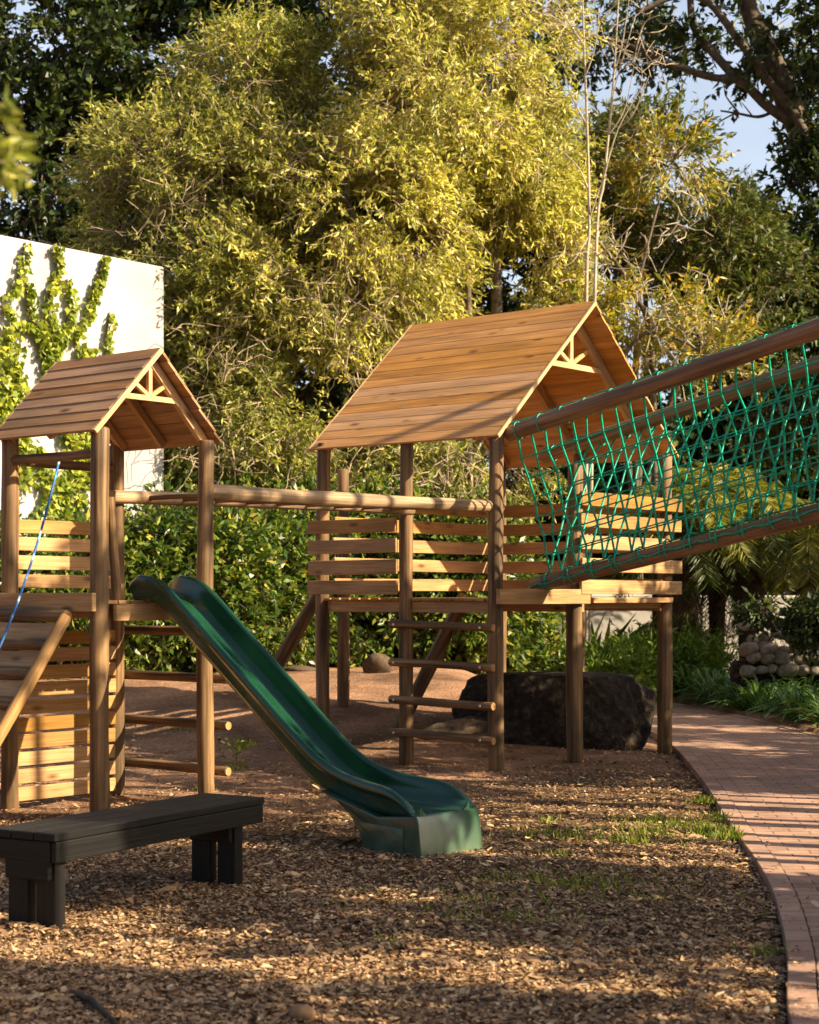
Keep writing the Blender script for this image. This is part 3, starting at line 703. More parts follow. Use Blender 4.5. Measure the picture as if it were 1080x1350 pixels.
# ------------------------------------------------------------------ white buildings and walls
def prism(name, p0, p1, depth, z0, z1, mat, parent=None):
    p0, p1 = Vector(p0), Vector(p1); d = (p1-p0).normalized(); n = Vector((-d.y, d.x, 0))
    mb = MB(); mid = n*(depth/2); mb.board(P3(p0+mid, (z0+z1)/2), P3(p1+mid, (z0+z1)/2), UP, n, z1-z0, depth)
    return mb.build(name, mat, parent, .02)
e1 = at(217, 352, 23.6); wd_ = U
wb = thing('white_building', 'tall white plastered building wall behind the small tower at the left', 'building', (e1.x-2, e1.y-2, 0))
prism('wall', (e1.x-wd_.x*6, e1.y-wd_.y*6, 0), (e1.x, e1.y, 0), 5.0, -.2, e1.z, M['whitewall'], wb)
c0 = Vector((e1.x-wd_.x*6.02, e1.y-wd_.y*6.02, e1.z+.02)); c1 = Vector((e1.x+wd_.x*.02, e1.y+wd_.y*.02, e1.z+.02)); nn_ = Vector((-wd_.y, wd_.x, 0))

gw = prism('garden_wall', (1.6, 27.5, 0), (4.0, 27.6, 0), .25, 0, 1.52, M['greywall']); tag(gw, 'low white garden wall seen under the big tower deck', 'wall')
gw = prism('garden_wall', (4.6, 27.3, 0), (10, 27.6, 0), .25, 0, 1.50, M['greywall']); tag(gw, 'low grey white wall behind the palms at the right edge', 'wall')

# ------------------------------------------------------------------ leaves on stems
def tubes_fast(segs, ra, rb):
    """triangular prism tubes for many twigs: segs (N,2,3)"""
    a, b_ = segs[:, 0], segs[:, 1]; T = norm(b_-a); A_ = norm(np.cross(T, rng.normal(size=a.shape))); B_ = np.cross(T, A_)
    out = []
    ang = [0, 2.094, 4.189]
    ca = [A_*math.cos(q)+B_*math.sin(q) for q in ang]
    ra = np.broadcast_to(np.asarray(ra, float), (len(a),))[:, None]; rb = np.broadcast_to(np.asarray(rb, float), (len(a),))[:, None]
    for i in range(3):
        j = (i+1) % 3
        out.append(np.stack([a+ca[i]*ra, a+ca[j]*ra, b_+ca[j]*rb, b_+ca[i]*rb], 1))
    return np.concatenate(out, 0).reshape(-1, 3)
def crown(lobes, leafL, leafW, per, droop=.25, twigL=.5, shell=.55, gap=None, gs=1.0, spread=.8):
    """lobes: (cx,cy,cz,rx,ry,rz,nsprays) -> leaf verts, twig segs, spray bases"""
    bs, ds = [], []
    for (cx, cy, cz, rx, ry, rz, n) in lobes:
        d = norm(rng.normal(size=(n, 3))); r = shell+(1-shell)*rng.random((n, 1))**.7
        p = d*r; keep = np.ones(n, bool)
        P = p*np.array([rx, ry, rz])+np.array([cx, cy, cz])
        if gap is not None:
            q = np.sin(P[:, 0]*2.3*gs+1)+np.sin(P[:, 1]*2.1*gs+2)+np.sin(P[:, 2]*2.7*gs+.5)+np.sin((P[:, 0]+P[:, 2])*3.9*gs)+np.sin((P[:, 0]-P[:, 2]*1.3)*5.1*gs)
            keep = q > gap+rng.normal(0, .6, n)
        bs.append(P[keep]); ds.append(d[keep])
    bs = np.concatenate(bs); ds = np.concatenate(ds)
    ds = norm(ds+rng.normal(0, .45, ds.shape)+np.array([0, 0, .15-droop]))
    n = len(bs); tl = twigL*rng.uniform(.6, 1.3, (n, 1)); tips = bs+ds*tl+np.array([0, 0, -droop*.3])*tl
    k = per
    f = (np.arange(k)+.5)/k
    base = bs[:, None]+(tips-bs)[:, None]*f[None, :, None]
    ax = norm((tips-bs)[:, None]/tl[:, None]*.8+rng.normal(0, spread, (n, k, 3))+np.array([0, 0, -droop]))
    base = (base+rng.normal(0, twigL*.05, base.shape)).reshape(-1, 3); ax = ax.reshape(-1, 3)
    m_ = len(base)
    lv = leaf_quads(base, ax, leafL*rng.uniform(.6, 1.25, m_), leafW*rng.uniform(.7, 1.2, m_))
    return lv, np.stack([bs-ds*tl*.4, tips], 1), bs
def limb(mb, pts, r0, r1, n=8):
    P = spline([tuple(p) for p in pts], 5); K_ = len(P)
    mb.tube([Vector(p) for p in P], [r0+(r1-r0)*k/(K_-1) for k in range(K_)], n, jit=.05, capm=0)
def tree(name, label, base, lobes, leafmat_, leafL, leafW, per, trunk_r, barkmat='bark', limbs=None, twigmat='twig', group=None, bare=0, cat='tree', nbr=26, **kw):
    base = Vector(base); t = thing(name, label, cat, tuple(base), group)
    lv, tw_, bs = crown(lobes, leafL, leafW, per, **kw)
    fast_mesh('crown', lv, 4, leafmat_, t)
    fast_mesh('twigs', tubes_fast(tw_, .009, .003), 4, M[twigmat], t)
    mb = MB(); cen = np.array([l[:3] for l in lobes]); c0 = Vector(cen.mean(0)); 
    fork = base.lerp(Vector((c0.x, c0.y, c0.z)), .35) if limbs is None else None
    if limbs is None:
        limb(mb, [base-Vector((0, 0, .2)), base.lerp(fork, .5)+Vector((.1, 0, 0)), fork], trunk_r, trunk_r*.7, 12)
        for l in lobes:
            e = Vector(l[:3]); m2 = fork.lerp(e, .5)+Vector((random.uniform(-.3, .3), random.uniform(-.3, .3), .3))
            limb(mb, [fork, m2, e], trunk_r*.5, trunk_r*.18, 8)
            for _ in range(max(2, nbr//len(lobes))):
                tp = Vector(bs[random.randrange(len(bs))])
                if (tp-e).length < max(l[3:6])*1.3:
                    limb(mb, [e.lerp(m2, random.random()*.5), e.lerp(tp, .5)+Vector((random.gauss(0, .15), random.gauss(0, .15), random.gauss(0, .15))), tp], trunk_r*.14, .008, 5)
    else:
        for (pts, a, b_) in limbs: limb(mb, pts, a, b_, 10)
    mb.build('trunk', M[barkmat], t)
    return t, bs
def Lb(px, py, Y_, rpx, rpy, ry, n):
    p = at(px, py, Y_); return (p.x, p.y, p.z, rpx/F*Y_, ry, rpy/F*Y_, n)

# central bright tree
cb = [Lb(590, 130, 25.5, 150, 130, 1.6, 2100), Lb(640, 30, 26, 120, 110, 1.5, 1100), Lb(480, 290, 25.0, 140, 120, 1.5, 1900), Lb(640, 230, 26, 110, 80, 1.2, 1000), Lb(390, 370, 24.8, 120, 100, 1.2, 1200),
      Lb(540, 380, 26, 75, 60, 1.0, 520), Lb(700, 230, 26.3, 60, 90, .9, 500), Lb(440, 500, 24.6, 90, 90, .9, 500), Lb(520, 20, 26.3, 70, 60, 1, 300), Lb(730, 330, 26.6, 45, 50, .9, 330), Lb(740, 410, 26.2, 40, 40, .6, 160)]
brt, bsc = tree('willow_tree', 'tall bright yellow green tree with fine leaves behind the big tower', (1.0, 26, .4), cb, M['leaf_bright'], .125, .036, 16, .16, gap=-.6, gs=.9, droop=.3, nbr=120,
     limbs=[([(1.3, 26.2, .2), at(655, 400, 26.2), at(650, 330, 26), at(672, 250, 26), at(682, 120, 26), at(680, 20, 26)], .11, .03),
            ([(.9, 25.6, .2), at(618, 420, 25.5), at(612, 330, 25.5), at(608, 230, 25.6), at(590, 100, 25.6)], .055, .02),
            ([(1.1, 25.6, .2), at(560, 445, 25.2), at(520, 408, 25), at(470, 400, 24.7), at(400, 420, 24.3), at(370, 450, 24)], .07, .012),
            ([at(520, 408, 25), at(490, 330, 25), at(440, 230, 25), at(400, 150, 25.2)], .05, .015),
            ([at(672, 250, 26), at(720, 200, 26), at(735, 120, 26.2)], .04, .01), ([at(682, 320, 25.6), at(690, 220, 25.6), at(700, 60, 25.8)], .03, .012)])
# tangle of bare pale twigs (part of the bright tree)
def tangle(parent, spots, n, L_, r=.009, name='bare_twigs', mat='twig', droop=.3):
    sg = []
    for (px, py, Y_, rp) in spots:
        c = np.array(at(px, py, Y_)); R_ = rp/F*Y_
        p = c+rng.normal(0, .5, (n, 3))*np.array([R_, .35, R_]); d = norm(rng.normal(size=(n, 3))*np.array([1, .5, .8])+np.array([0, -.1, -droop]))
        for k in range(4):
            q = p+d*L_*rng.uniform(.5, 1.2, (n, 1)); sg.append(np.stack([p, q], 1)); p = q; d = norm(d+rng.normal(0, .38, d.shape))
            if k == 1:
                p = np.concatenate([p, p[::2]]); d = norm(np.concatenate([d, -d[::2]*.3+rng.normal(0, .7, d[::2].shape)])); n_ = len(p)
                q = p+d*L_*rng.uniform(.5, 1., (n_, 1)); sg.append(np.stack([p, q], 1)); p = p[:n]; d = d[:n]
    sg = np.concatenate(sg); return fast_mesh(name, tubes_fast(sg, r, r*.7), 4, M[mat], parent)
tangle(brt, [(430, 400, 23.6, 60), (480, 420, 23.8, 50), (560, 640, 23.6, 60), (400, 640, 23.8, 60), (340, 620, 24, 40), (500, 560, 24, 60), (600, 620, 24, 50)], 24, .2, .008)
# olive tree left of it
ol = [Lb(330, 110, 26.5, 90, 70, 1.2, 900), Lb(230, 240, 26, 120, 110, 1.5, 1800), Lb(330, 260, 25.8, 110, 120, 1.3, 1300), Lb(280, 400, 25, 100, 110, 1.2, 1500), Lb(200, 330, 26, 90, 70, 1.2, 700), Lb(270, 540, 24.6, 90, 90, 1, 1100), Lb(360, 560, 24.5, 80, 90, 1, 900), Lb(420, 130, 26.8, 90, 80, 1, 600), Lb(600, 590, 25.5, 140, 90, .9, 900), Lb(480, 600, 25, 90, 80, .9, 700)]
olt, _ = tree('olive_green_tree', 'duller olive green tree with tangled twigs rising behind the white wall', (-2.9, 25.8, .5), ol, M['leaf_olive'], .12, .034, 16, .16, gap=-.7, gs=.9, droop=.3, nbr=80)
tangle(olt, [(240, 230, 24.6, 70), (230, 300, 24.5, 60), (290, 450, 23.6, 60), (250, 560, 23.4, 50), (330, 470, 23.7, 50), (290, 600, 23.4, 45), (380, 200, 24.8, 60), (320, 130, 25.2, 40)], 22, .2, .007)
# dark big tree top left
dk = [Lb(80, 60, 36, 190, 130, 3, 1500), Lb(260, 90, 37, 160, 120, 3, 1300), Lb(420, 20, 37, 150, 80, 2.5, 900), Lb(60, 230, 36, 120, 110, 2.5, 650), Lb(-60, 130, 36, 120, 200, 3, 700), Lb(150, 260, 37, 110, 80, 2, 380), Lb(330, -60, 37, 260, 90, 3, 900), Lb(540, 260, 34, 150, 150, 1.5, 1000), Lb(660, 380, 33, 90, 80, 1.2, 600), Lb(300, 330, 34, 120, 130, 1.2, 700), Lb(660, 60, 38, 75, 90, 2, 420), Lb(715, 85, 38, 30, 40, 1, 70)]
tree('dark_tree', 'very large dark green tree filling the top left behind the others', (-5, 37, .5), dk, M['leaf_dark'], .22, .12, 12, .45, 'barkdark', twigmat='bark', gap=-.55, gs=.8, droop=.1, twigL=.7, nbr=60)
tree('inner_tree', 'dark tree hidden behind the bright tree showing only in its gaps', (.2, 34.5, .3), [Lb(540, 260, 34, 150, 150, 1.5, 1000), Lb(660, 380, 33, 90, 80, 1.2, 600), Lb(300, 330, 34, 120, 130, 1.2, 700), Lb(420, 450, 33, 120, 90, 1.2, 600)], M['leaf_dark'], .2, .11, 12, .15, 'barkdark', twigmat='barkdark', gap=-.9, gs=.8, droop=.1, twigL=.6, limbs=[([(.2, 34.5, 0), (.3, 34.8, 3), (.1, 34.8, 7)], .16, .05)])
# right-hand dark tree with big limbs
Y9 = 31
dr = [Lb(1045, 30, 31, 95, 95, 2, 620), Lb(1075, 330, 31, 95, 140, 2, 1300), Lb(960, 20, 32, 100, 42, 1.6, 330), Lb(880, 62, 32, 90, 16, 1.0, 110), Lb(800, 25, 32.5, 80, 34, 1.0, 110), Lb(985, 300, 32, 70, 75, 1.5, 380), Lb(1150, 120, 31, 75, 190, 2, 500), Lb(770, 55, 32.5, 60, 30, 1, 50), Lb(1060, 480, 30, 90, 110, 1.5, 800)]
tree('dark_limbed_tree', 'dark tree at the top right with thick leaning trunk and long bare limbs', (9.2, 31.5, 0), dr, M['leaf_dark'], .20, .09, 12, .4, 'bark', twigmat='bark', gap=-.9, gs=.7, droop=.15, twigL=.6,
     limbs=[([(9.6, 31.5, -.2), at(1180, 420, 31.2), at(1085, 215, Y9), at(1050, 160, Y9), at(1022, 90, Y9), at(990, 20, Y9), at(970, -60, Y9)], .34, .14),
            ([at(1085, 215, Y9), at(1050, 167, Y9-.3), at(1013, 141, Y9-.3), at(976, 107, Y9-.3), at(939, 102, Y9), at(887, 85, Y9), at(828, 59, Y9), at(770, 46, Y9)], .12, .03),
            ([at(1075, 207, Y9-.4), at(1047, 150, Y9-.5), at(1013, 107, Y9-.6), at(976, 56, Y9-.7), at(935, 4, Y9-.7), at(900, -5, Y9-.7), at(872, 2, Y9-.7), at(840, 18, Y9-.7)], .10, .035),
            ([at(976, 107, Y9-.3), at(945, 75, Y9), at(915, 35, Y9), at(910, -10, Y9)], .09, .06),
            ([at(1022, 146, Y9-.3), at(1000, 154, Y9-.1), at(975, 150, Y9), at(950, 146, Y9)], .035, .015), ([at(975, 150, Y9), at(958, 128, Y9), at(955, 115, Y9)], .02, .008), ([at(968, 150, Y9), at(950, 160, Y9), at(940, 172, Y9)], .018, .006), ([at(992, 153, Y9), at(978, 135, Y9)], .016, .006)])
# mid right tree, olive and yellowing
mr_ = [Lb(860, 210, 28, 80, 60, 1.1, 600), Lb(920, 320, 28.5, 95, 70, 1.4, 1000), Lb(970, 390, 29, 85, 80, 1.4, 900), Lb(815, 290, 29, 55, 50, 1, 280), Lb(830, 190, 29.5, 60, 26, 1, 130), Lb(800, 220, 29.5, 50, 50, 1, 150)]
tree('leaning_garden_tree', 'mid green tree with twisting pale branches between the bright tree and the dark limbs', (3.6, 28.5, 0), mr_, M['leaf_mid'], .15, .05, 13, .13, twigmat='twig', gap=-1.0, droop=.2, nbr=80)
yl = [Lb(880, 215, 26.8, 52, 34, .8, 190), Lb(850, 410, 26, 50, 36, .8, 90), Lb(915, 425, 26, 50, 34, .8, 130), Lb(930, 470, 25.5, 60, 50, .6, 140), Lb(780, 410, 26, 40, 50, .6, 130)]
ylt, _ = tree('yellowing_tree', 'thin tree with orange yellow leaves and pale twigs right of the big roof', (3.9, 26.5, 0), yl, M['leaf_yellow'], .15, .045, 14, .06, twigmat='twiggrey', gap=-1.2, droop=.25, nbr=60,
     limbs=[([(3.8, 26.3, 0), at(860, 480, 26), at(838, 390, 26), at(815, 350, 26), at(790, 320, 26)], .06, .02), ([at(838, 390, 26), at(860, 300, 26.2), at(880, 230, 26.5)], .03, .01), ([at(815, 480, 25.5), at(850, 440, 25.5), at(900, 450, 25.4), at(930, 470, 25.3)], .035, .012)])
tangle(ylt, [(850, 330, 26, 60), (840, 400, 25.6, 60), (890, 430, 25.4, 50), (800, 360, 25.8, 40), (900, 280, 26.2, 40), (940, 430, 25.3, 40)], 14, .2, .009, mat='twiggrey', droop=-.1)
# bare stems
bst = thing('bare_sapling', 'pair of thin leafless pale stems standing above the big roof ridge', 'bare tree', tuple(Vector((at(775, 300, 24.5).x, 24.5, 0))))
mb = MB(); xx = at(775, 300, 24.5).x
limb(mb, [(xx-.02, 24.5, 0), at(773, 395, 24.5), at(777, 300, 24.5), at(774, 160, 24.5), at(770, 60, 24.5), at(768, -10, 24.5)], .030, .011, 7)
limb(mb, [(xx+.02, 24.6, 0), at(785, 350, 24.5), at(796, 240, 24.5), at(803, 170, 24.5), at(810, 90, 24.5), at(816, -10, 24.5)], .027, .010, 7)
for (a, b_, c) in (((801, 180), (825, 140), (840, 60)), ((796, 235), (815, 170), (850, 110)), ((777, 290), (790, 250), (800, 230)), ((774, 165), (755, 130), (745, 100)), ((805, 150), (812, 110), (835, 30)), ((776, 250), (762, 220), (742, 200)),
                  ((808, 100), (820, 60), (830, -5)), ((772, 100), (785, 60), (790, 10)), ((770, 60), (750, 30), (735, 5)), ((815, 170), (835, 150), (856, 100)), ((840, 60), (850, 30), (870, 20)), ((785, 340), (810, 320), (830, 300)), ((777, 310), (755, 345), (740, 350))):
    limb(mb, [at(*a, 24.5), at(*b, 24.4) if False else at(*b_, 24.4), at(*c, 24.3)], .014, .005, 5)
mb.build('stems', M['twiggrey'], bst)
tangle(bst, [(840, 40, 24.3, 40), (800, 20, 24.3, 40), (740, 20, 24.3, 30), (850, 90, 24.3, 25), (775, 330, 24.3, 30)], 16, .16, .006, mat='twiggrey', droop=-.3)

# ------------------------------------------------------------------ hedge and background trees
hd = [Lb(200+70*i, 775+random.randint(-10, 10), (20.9, 21.2, 22, 22.8, 23.3, 23.3, 23.3, 23.3)[i], 75, 108, .75, 620) for i in range(7)]+[Lb(230+90*i, 700, 23.8, 70, 60, .6, 260) for i in range(4)]+[Lb(0, 780, 19.8, 90, 90, .6, 350), Lb(110, 785, 20.3, 90, 90, .6, 500)]
hg = thing('hedge', 'long glossy green hedge running behind both play towers', 'hedge', (-.6, 23.3, .5))
lv, tw_, bs = crown(hd, .125, .052, 13, droop=.25, twigL=.4, shell=.5, spread=.7)
k_ = lv.reshape(-1, 4, 3)[:, :, 2].min(1) > .35; lv = lv.reshape(-1, 4, 3)[k_].reshape(-1, 3)
fast_mesh('foliage', lv, 4, M['leaf_hedge'], hg); fast_mesh('stems', tubes_fast(tw_, .010, .004), 4, M['barkdark'], hg)
for i, (x_, y_, r_, z_) in enumerate(((-11, 40, 3.6, 3.2), (-6, 41, 3.4, 3.0), (-1.5, 40, 3.2, 3.2), (3.2, 41, 3.0, 2.2), (7.5, 38, 3.0, 3.6), (12, 38, 3.4, 4.2))):
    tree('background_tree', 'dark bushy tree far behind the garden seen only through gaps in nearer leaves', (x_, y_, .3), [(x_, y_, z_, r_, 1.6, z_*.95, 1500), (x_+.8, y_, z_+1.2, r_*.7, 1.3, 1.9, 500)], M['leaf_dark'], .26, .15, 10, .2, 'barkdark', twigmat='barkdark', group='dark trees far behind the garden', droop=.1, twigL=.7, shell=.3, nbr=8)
# shrub mass right of the hedge, beneath and beyond the deck
sh = [Lb(690, 860, 24.0, 50, 60, .5, 260), Lb(660, 830, 24, 60, 60, .5, 300)]
t, _ = tree('laurel_shrub', 'leafy green shrub between the ladder and the white garden wall', (1.5, 24, .2), sh, M['leaf_hedge'], .13, .055, 12, .03, droop=.2, twigL=.35, cat='shrub', nbr=6)
gc = [Lb(800, 895, 23.5, 70, 28, .6, 520), Lb(850, 885, 24.5, 60, 36, .7, 560), Lb(910, 880, 24.5, 50, 36, .6, 360), Lb(890, 865, 25.0, 40, 40, .5, 260), Lb(760, 890, 25, 35, 25, .5, 150)]
lv, tw_, bs = crown(gc, .13, .03, 12, droop=.0, twigL=.3, shell=.2, spread=.6)
o = fast_mesh('ground_cover', lv, 4, M['leaf_cover']); tag(o, 'low leafy green ground cover filling the bed beyond the stump', 'ground cover', kind='stuff')

# ------------------------------------------------------------------ palms
def frond_set(c, n, Lf, elev0, elev1, az=None, leaf=.40, lw=.020, nleaf=34, sag=1.0):
    out = []; rach = []
    for k in range(n):
        a = rng.uniform(0, 6.283) if az is None else rng.uniform(*az)
        e = rng.uniform(elev0, elev1); L_ = Lf*rng.uniform(.75, 1.1)
        d = np.array([math.cos(a)*math.cos(e), math.sin(a)*math.cos(e), math.sin(e)])
        ts = np.linspace(0, 1, 12); P = c+d*L_*ts[:, None]+np.array([0, 0, -1.])*(sag*L_*.55*ts**2.2)[:, None]
        rach.append(np.stack([P[:-1], P[1:]], 1))
        tt = np.linspace(.22, 1, nleaf); B_ = np.stack([np.interp(tt, ts, P[:, i]) for i in range(3)], 1)
        T_ = norm(np.gradient(B_, axis=0)); side = norm(np.cross(T_, [0, 0, 1.]))
        for s_ in (-1, 1):
            ax = norm(T_*.75+side*s_*.9+rng.normal(0, .10, T_.shape)+np.array([0, 0, -.30]))
            ll = leaf*(1-.55*np.abs(tt-.5)*1.2)
            out.append(leaf_quads(B_, ax, ll, np.full(len(tt), lw), .1))
    return np.concatenate(out), np.concatenate(rach)
for i, (px, Y_, zc, lb, fl) in enumerate(((900, 24.8, 2.55, 'left palm of the clump with skirt of hanging dry fronds', 1.4), (945, 25.6, 2.9, 'tallest middle palm of the clump behind the net bridge', 1.6), (985, 24.9, 2.5, 'right palm of the clump beside the stone wall', 1.45), (1072, 25.2, 2.3, 'yellow green palm at the right edge beyond the brick path', 1.55))):
    x_ = (px-540)/F*Y_; c = np.array([x_, Y_, zc])
    pt = thing('palm', lb, 'palm', (x_, Y_, 0))
    a, b_ = frond_set(c, 30, fl, .1, 1.25, nleaf=38); fast_mesh('fronds', a, 4, M['leaf_palm'], pt); fast_mesh('frond_stalks', tubes_fast(b_, .012, .010), 4, M['leaf_palm'], pt)
    a, b_ = frond_set(c-np.array([0, 0, .05]), 24, fl*.8, -.5, .3, sag=.8, nleaf=30); fast_mesh('hanging_fronds', a, 4, M['leaf_palm'] if i == 3 else M['leaf_mid'], pt)
    a, b_ = frond_set(c-np.array([0, 0, .15]), 46, fl*.85, -1.5, -1.15, sag=.5, leaf=.25, lw=.014, nleaf=22); fast_mesh('dry_skirt', a, 4, M['leaf_deadpalm'], pt)
    mb = MB(); mb.tube([Vector((x_+random.uniform(-.1, .1), Y_, -.1)), Vector((x_, Y_, .8)), Vector((x_, Y_, 1.6)), Vector((x_, Y_, zc))], [.14, .12, .11, .09], 14, jit=.12, capm=0); mb.build('trunk', M['palmtrunk'], pt)

# ------------------------------------------------------------------ strap-leaf clumps
def strap(n, L_, w_):
    out = []
    for k in range(n):
        a = rng.uniform(0, 6.283); e = rng.uniform(.55, 1.4); d = np.array([math.cos(a)*math.cos(e), math.sin(a)*math.cos(e), math.sin(e)]); l = L_*rng.uniform(.6, 1.15)
        side = norm(np.cross(d, [0, 0, 1.])); b_ = np.array([math.cos(a), math.sin(a), 0])*rng.uniform(0, .07)
        ts = np.linspace(0, 1, 6); P = b_+d*l*ts[:, None]+np.array([math.cos(a)*.15, math.sin(a)*.15, -1.])*(l*.5*ts**2.5)[:, None]
        W = w_*np.array([.7, 1, 1, .85, .55, .06])[:, None]*.5
        Lq, Rq = P-side*W, P+side*W; Mq = P-np.array([0, 0, 1])*W*.5
        for i in range(5):
            out += [Lq[i], Mq[i], Mq[i+1], Lq[i+1], Mq[i], Rq[i], Rq[i+1], Mq[i+1]]
    return np.array(out)
protos = []
cnt = 0
spots = []
for k in range(600):
    y_ = random.uniform(15.0, 24.5); off = random.uniform(.28, 2.6)
    x_ = float(path_right(y_))+off*.9
    if x_/y_*F+540 > 1110: continue
    if any((x_-a)**2+(y_-b_)**2 < .29**2 for a, b_ in spots): continue
    spots.append((x_, y_))
for k in range(26):
    px = random.uniform(885, 1085); y_ = random.uniform(20.8, 24); x_ = (px-540)/F*y_
    if x_ < path_right(y_)+.15 or any((x_-a)**2+(y_-b_)**2 < .32**2 for a, b_ in spots): continue
    spots.append((x_, y_))
for i, (x_, y_) in enumerate(spots):
    z_ = gzf(x_, y_)+.03
    if len(protos) < 4:
        o = fast_mesh('strap_leaf_plant', strap(64, .74, .036), 4, M['leaf_strap']); protos.append(o)
    else: o = protos[i % 4].copy(); link(o)
    tag(o, 'green clump of long strap leaves in the bed beside the brick path', 'plant', 'strap leaf plants along the path')
    o.location = (x_, y_, z_); o.rotation_euler = (0, 0, random.uniform(0, 6.28)); s_ = random.uniform(.8, 1.2); o.scale = (s_, s_, s_*random.uniform(.85, 1.1))

# broad-leaf plant near the garden wall, small weed by the tower, stone wall
def broad(name, label, c, n, L_, w_, mat, cat='plant'):
    out = []
    for k in range(n):
        a = rng.uniform(0, 6.283); e = rng.uniform(.5, 1.35); d = np.array([[math.cos(a)*math.cos(e), math.sin(a)*math.cos(e), math.sin(e)]])
        out.append(leaf_quads(np.array([[0, 0, .02]])+d*L_*.3*rng.random(), d, np.array([L_*rng.uniform(.6, 1.1)]), np.array([w_])))
    o = fast_mesh(name, np.concatenate(out), 4, mat); o.location = c; tag(o, label, cat); return o
c = gpt(312, 1018)
tw2 = [(c.x, c.y, c.z+.12, .12, .12, .13, 22)]
lv, tg, bs = crown(tw2, .06, .015, 10, droop=.1, twigL=.12, shell=.1)
w_ = thing('weed', 'small feathery green weed on the bare earth right of the ladder rungs', 'weed', tuple(c)); fast_mesh('leaves', lv, 4, M['grass'], w_); fast_mesh('stem', tubes_fast(np.array([[[c.x, c.y, c.z-.02], [c.x, c.y, c.z+.2]]]), .004, .003), 4, M['barkdark'], w_)
broad('broad_leaf_plant', 'big leaved green plant against the white garden wall under the deck', (2.75, 25.6, .2), 16, 1.0, .2, M['leaf_hedge'])
swt = thing('stone_wall', 'rough wall of rounded pale stones at the right behind the strap leaf plants', 'stone wall', (4.6, 21.6, 0))
i = 0
mb = MB(); mb.board(Vector((4.2, 22.25, .18)), Vector((6.2, 22.25, .18)), UP, Vector((0, 1, 0)), .95, .3); mb.build('earth_core', M['stump'], swt, .05)
for row in range(5):
    px = 975+(row % 2)*10
    while px < 1110:
        s_ = random.choice((.075, .09, .105, .125)); px += s_*102*1.02; py = 884-row*15+random.uniform(-4, 4); p = at(px, py, 22.0+row*.05)
        o = rock('stone', None, None, (0, 0, 0), (s_*1.15, s_, s_*.8), M['fieldstone'], 100+i, sub=3, amp=.13); o.parent = swt; o.location = p-Vector((4.6, 21.6, 0)); i += 1; px += s_*102*.9
sv, tg, _ = crown([Lb(1072, 822, 21.4, 24, 24, .3, 130), Lb(1008, 806, 21.6, 18, 8, .2, 30)], .11, .05, 12, droop=.3, twigL=.25, shell=.3)
shv = thing('dark_shrub', 'dark leafy shrub hanging over the stone wall at the right edge', 'shrub', (5.0, 21.5, .3)); fast_mesh('foliage', sv, 4, M['leaf_dark'], shv); fast_mesh('stems', tubes_fast(tg, .008, .003), 4, M['barkdark'], shv)

# ------------------------------------------------------------------ creepers on the white wall
def wallpt(px, py):   # intersect the pixel ray with the wall plane
    n = Vector((U.y, -U.x, 0)); d = at(px, py, 1)-Vector((0, 0, CH)); p0 = Vector((e1.x, e1.y, 0))
    t_ = n.dot(p0)/n.dot(d); return Vector((0, 0, CH))+d*t_+n*.02
wn = Vector((U.y, -U.x, 0))
def creeper(label, strands):
    c0 = wallpt(*strands[0][0][0]); t = thing('wall_creeper', label, 'creeper', (c0.x, c0.y, .0)); lv = []; mb = MB()
    for (pts, wpx, dens) in strands:
        W = [wallpt(*p) for p in pts]; P = spline([tuple(p) for p in W], 6)
        mb.tube([Vector(p) for p in P], .012, 5, capm=0)
        seg = np.linalg.norm(np.diff(P, axis=0), axis=1); cum = np.concatenate([[0], np.cumsum(seg)]); n = int(cum[-1]*dens*.72)
        s_ = rng.random(n)*cum[-1]; B_ = np.stack([np.interp(s_, cum, P[:, i]) for i in range(3)], 1)
        wid = wpx/F*17.5*(1-.6*(s_/cum[-1] > .85))
        B_ = B_+np.array(U)*(rng.normal(0, .5, n)*wid)[:, None]+np.array([0, 0, 1])*(rng.normal(0, .5, n)*wid*.6)[:, None]+np.array(wn)*rng.uniform(.0, .12, (n, 1))
        ax = norm(np.array(wn)*.5+np.array([0, 0, -.9])+rng.normal(0, .4, (n, 3)))
        lv.append(leaf_quads(B_, ax, .095*rng.uniform(.6, 1.25, n), .085*rng.uniform(.7, 1.2, n), .12))
    fast_mesh('leaves', np.concatenate(lv), 4, M['leaf_ivy'], t); mb.build('stems', M['bark'], t)
creeper('bright green creeper climbing the left of the white wall in forked strands', [
    ([(0, 392), (17, 380), (25, 355), (32, 320)], 9, 170), ([(61, 494), (58, 467), (47, 430), (36, 405), (33, 372)], 9, 200), ([(60, 500), (47, 439), (17, 425), (0, 402)], 11, 230),
    ([(0, 560), (10, 500), (5, 430)], 26, 480), ([(30, 640), (25, 590), (20, 530), (15, 480)], 20, 380), ([(50, 690), (60, 640), (45, 590)], 18, 330)])
creeper('creeper strand with yellow green leaves reaching the wall top between the others', [
    ([(66, 560), (69, 467), (67, 430), (60, 405), (73, 355), (70, 322)], 11, 260), ([(72, 467), (80, 439), (89, 411), (87, 368)], 8, 200), ([(85, 700), (80, 640), (95, 600), (75, 560)], 20, 400)])
creeper('creeper strand leaning right below the wall top above the small roof ridge', [
    ([(105, 560), (105, 472), (97, 444), (111, 416), (122, 380), (136, 337)], 11, 270), ([(105, 470), (115, 462), (125, 460)], 9, 200), ([(105, 700), (100, 660), (95, 600)], 9, 200), ([(110, 640), (112, 590), (100, 560)], 14, 300)])
creeper('short thin creeper strand nearest the corner of the white wall', [([(140, 560), (139, 467), (139, 444), (143, 412)], 6, 140)])

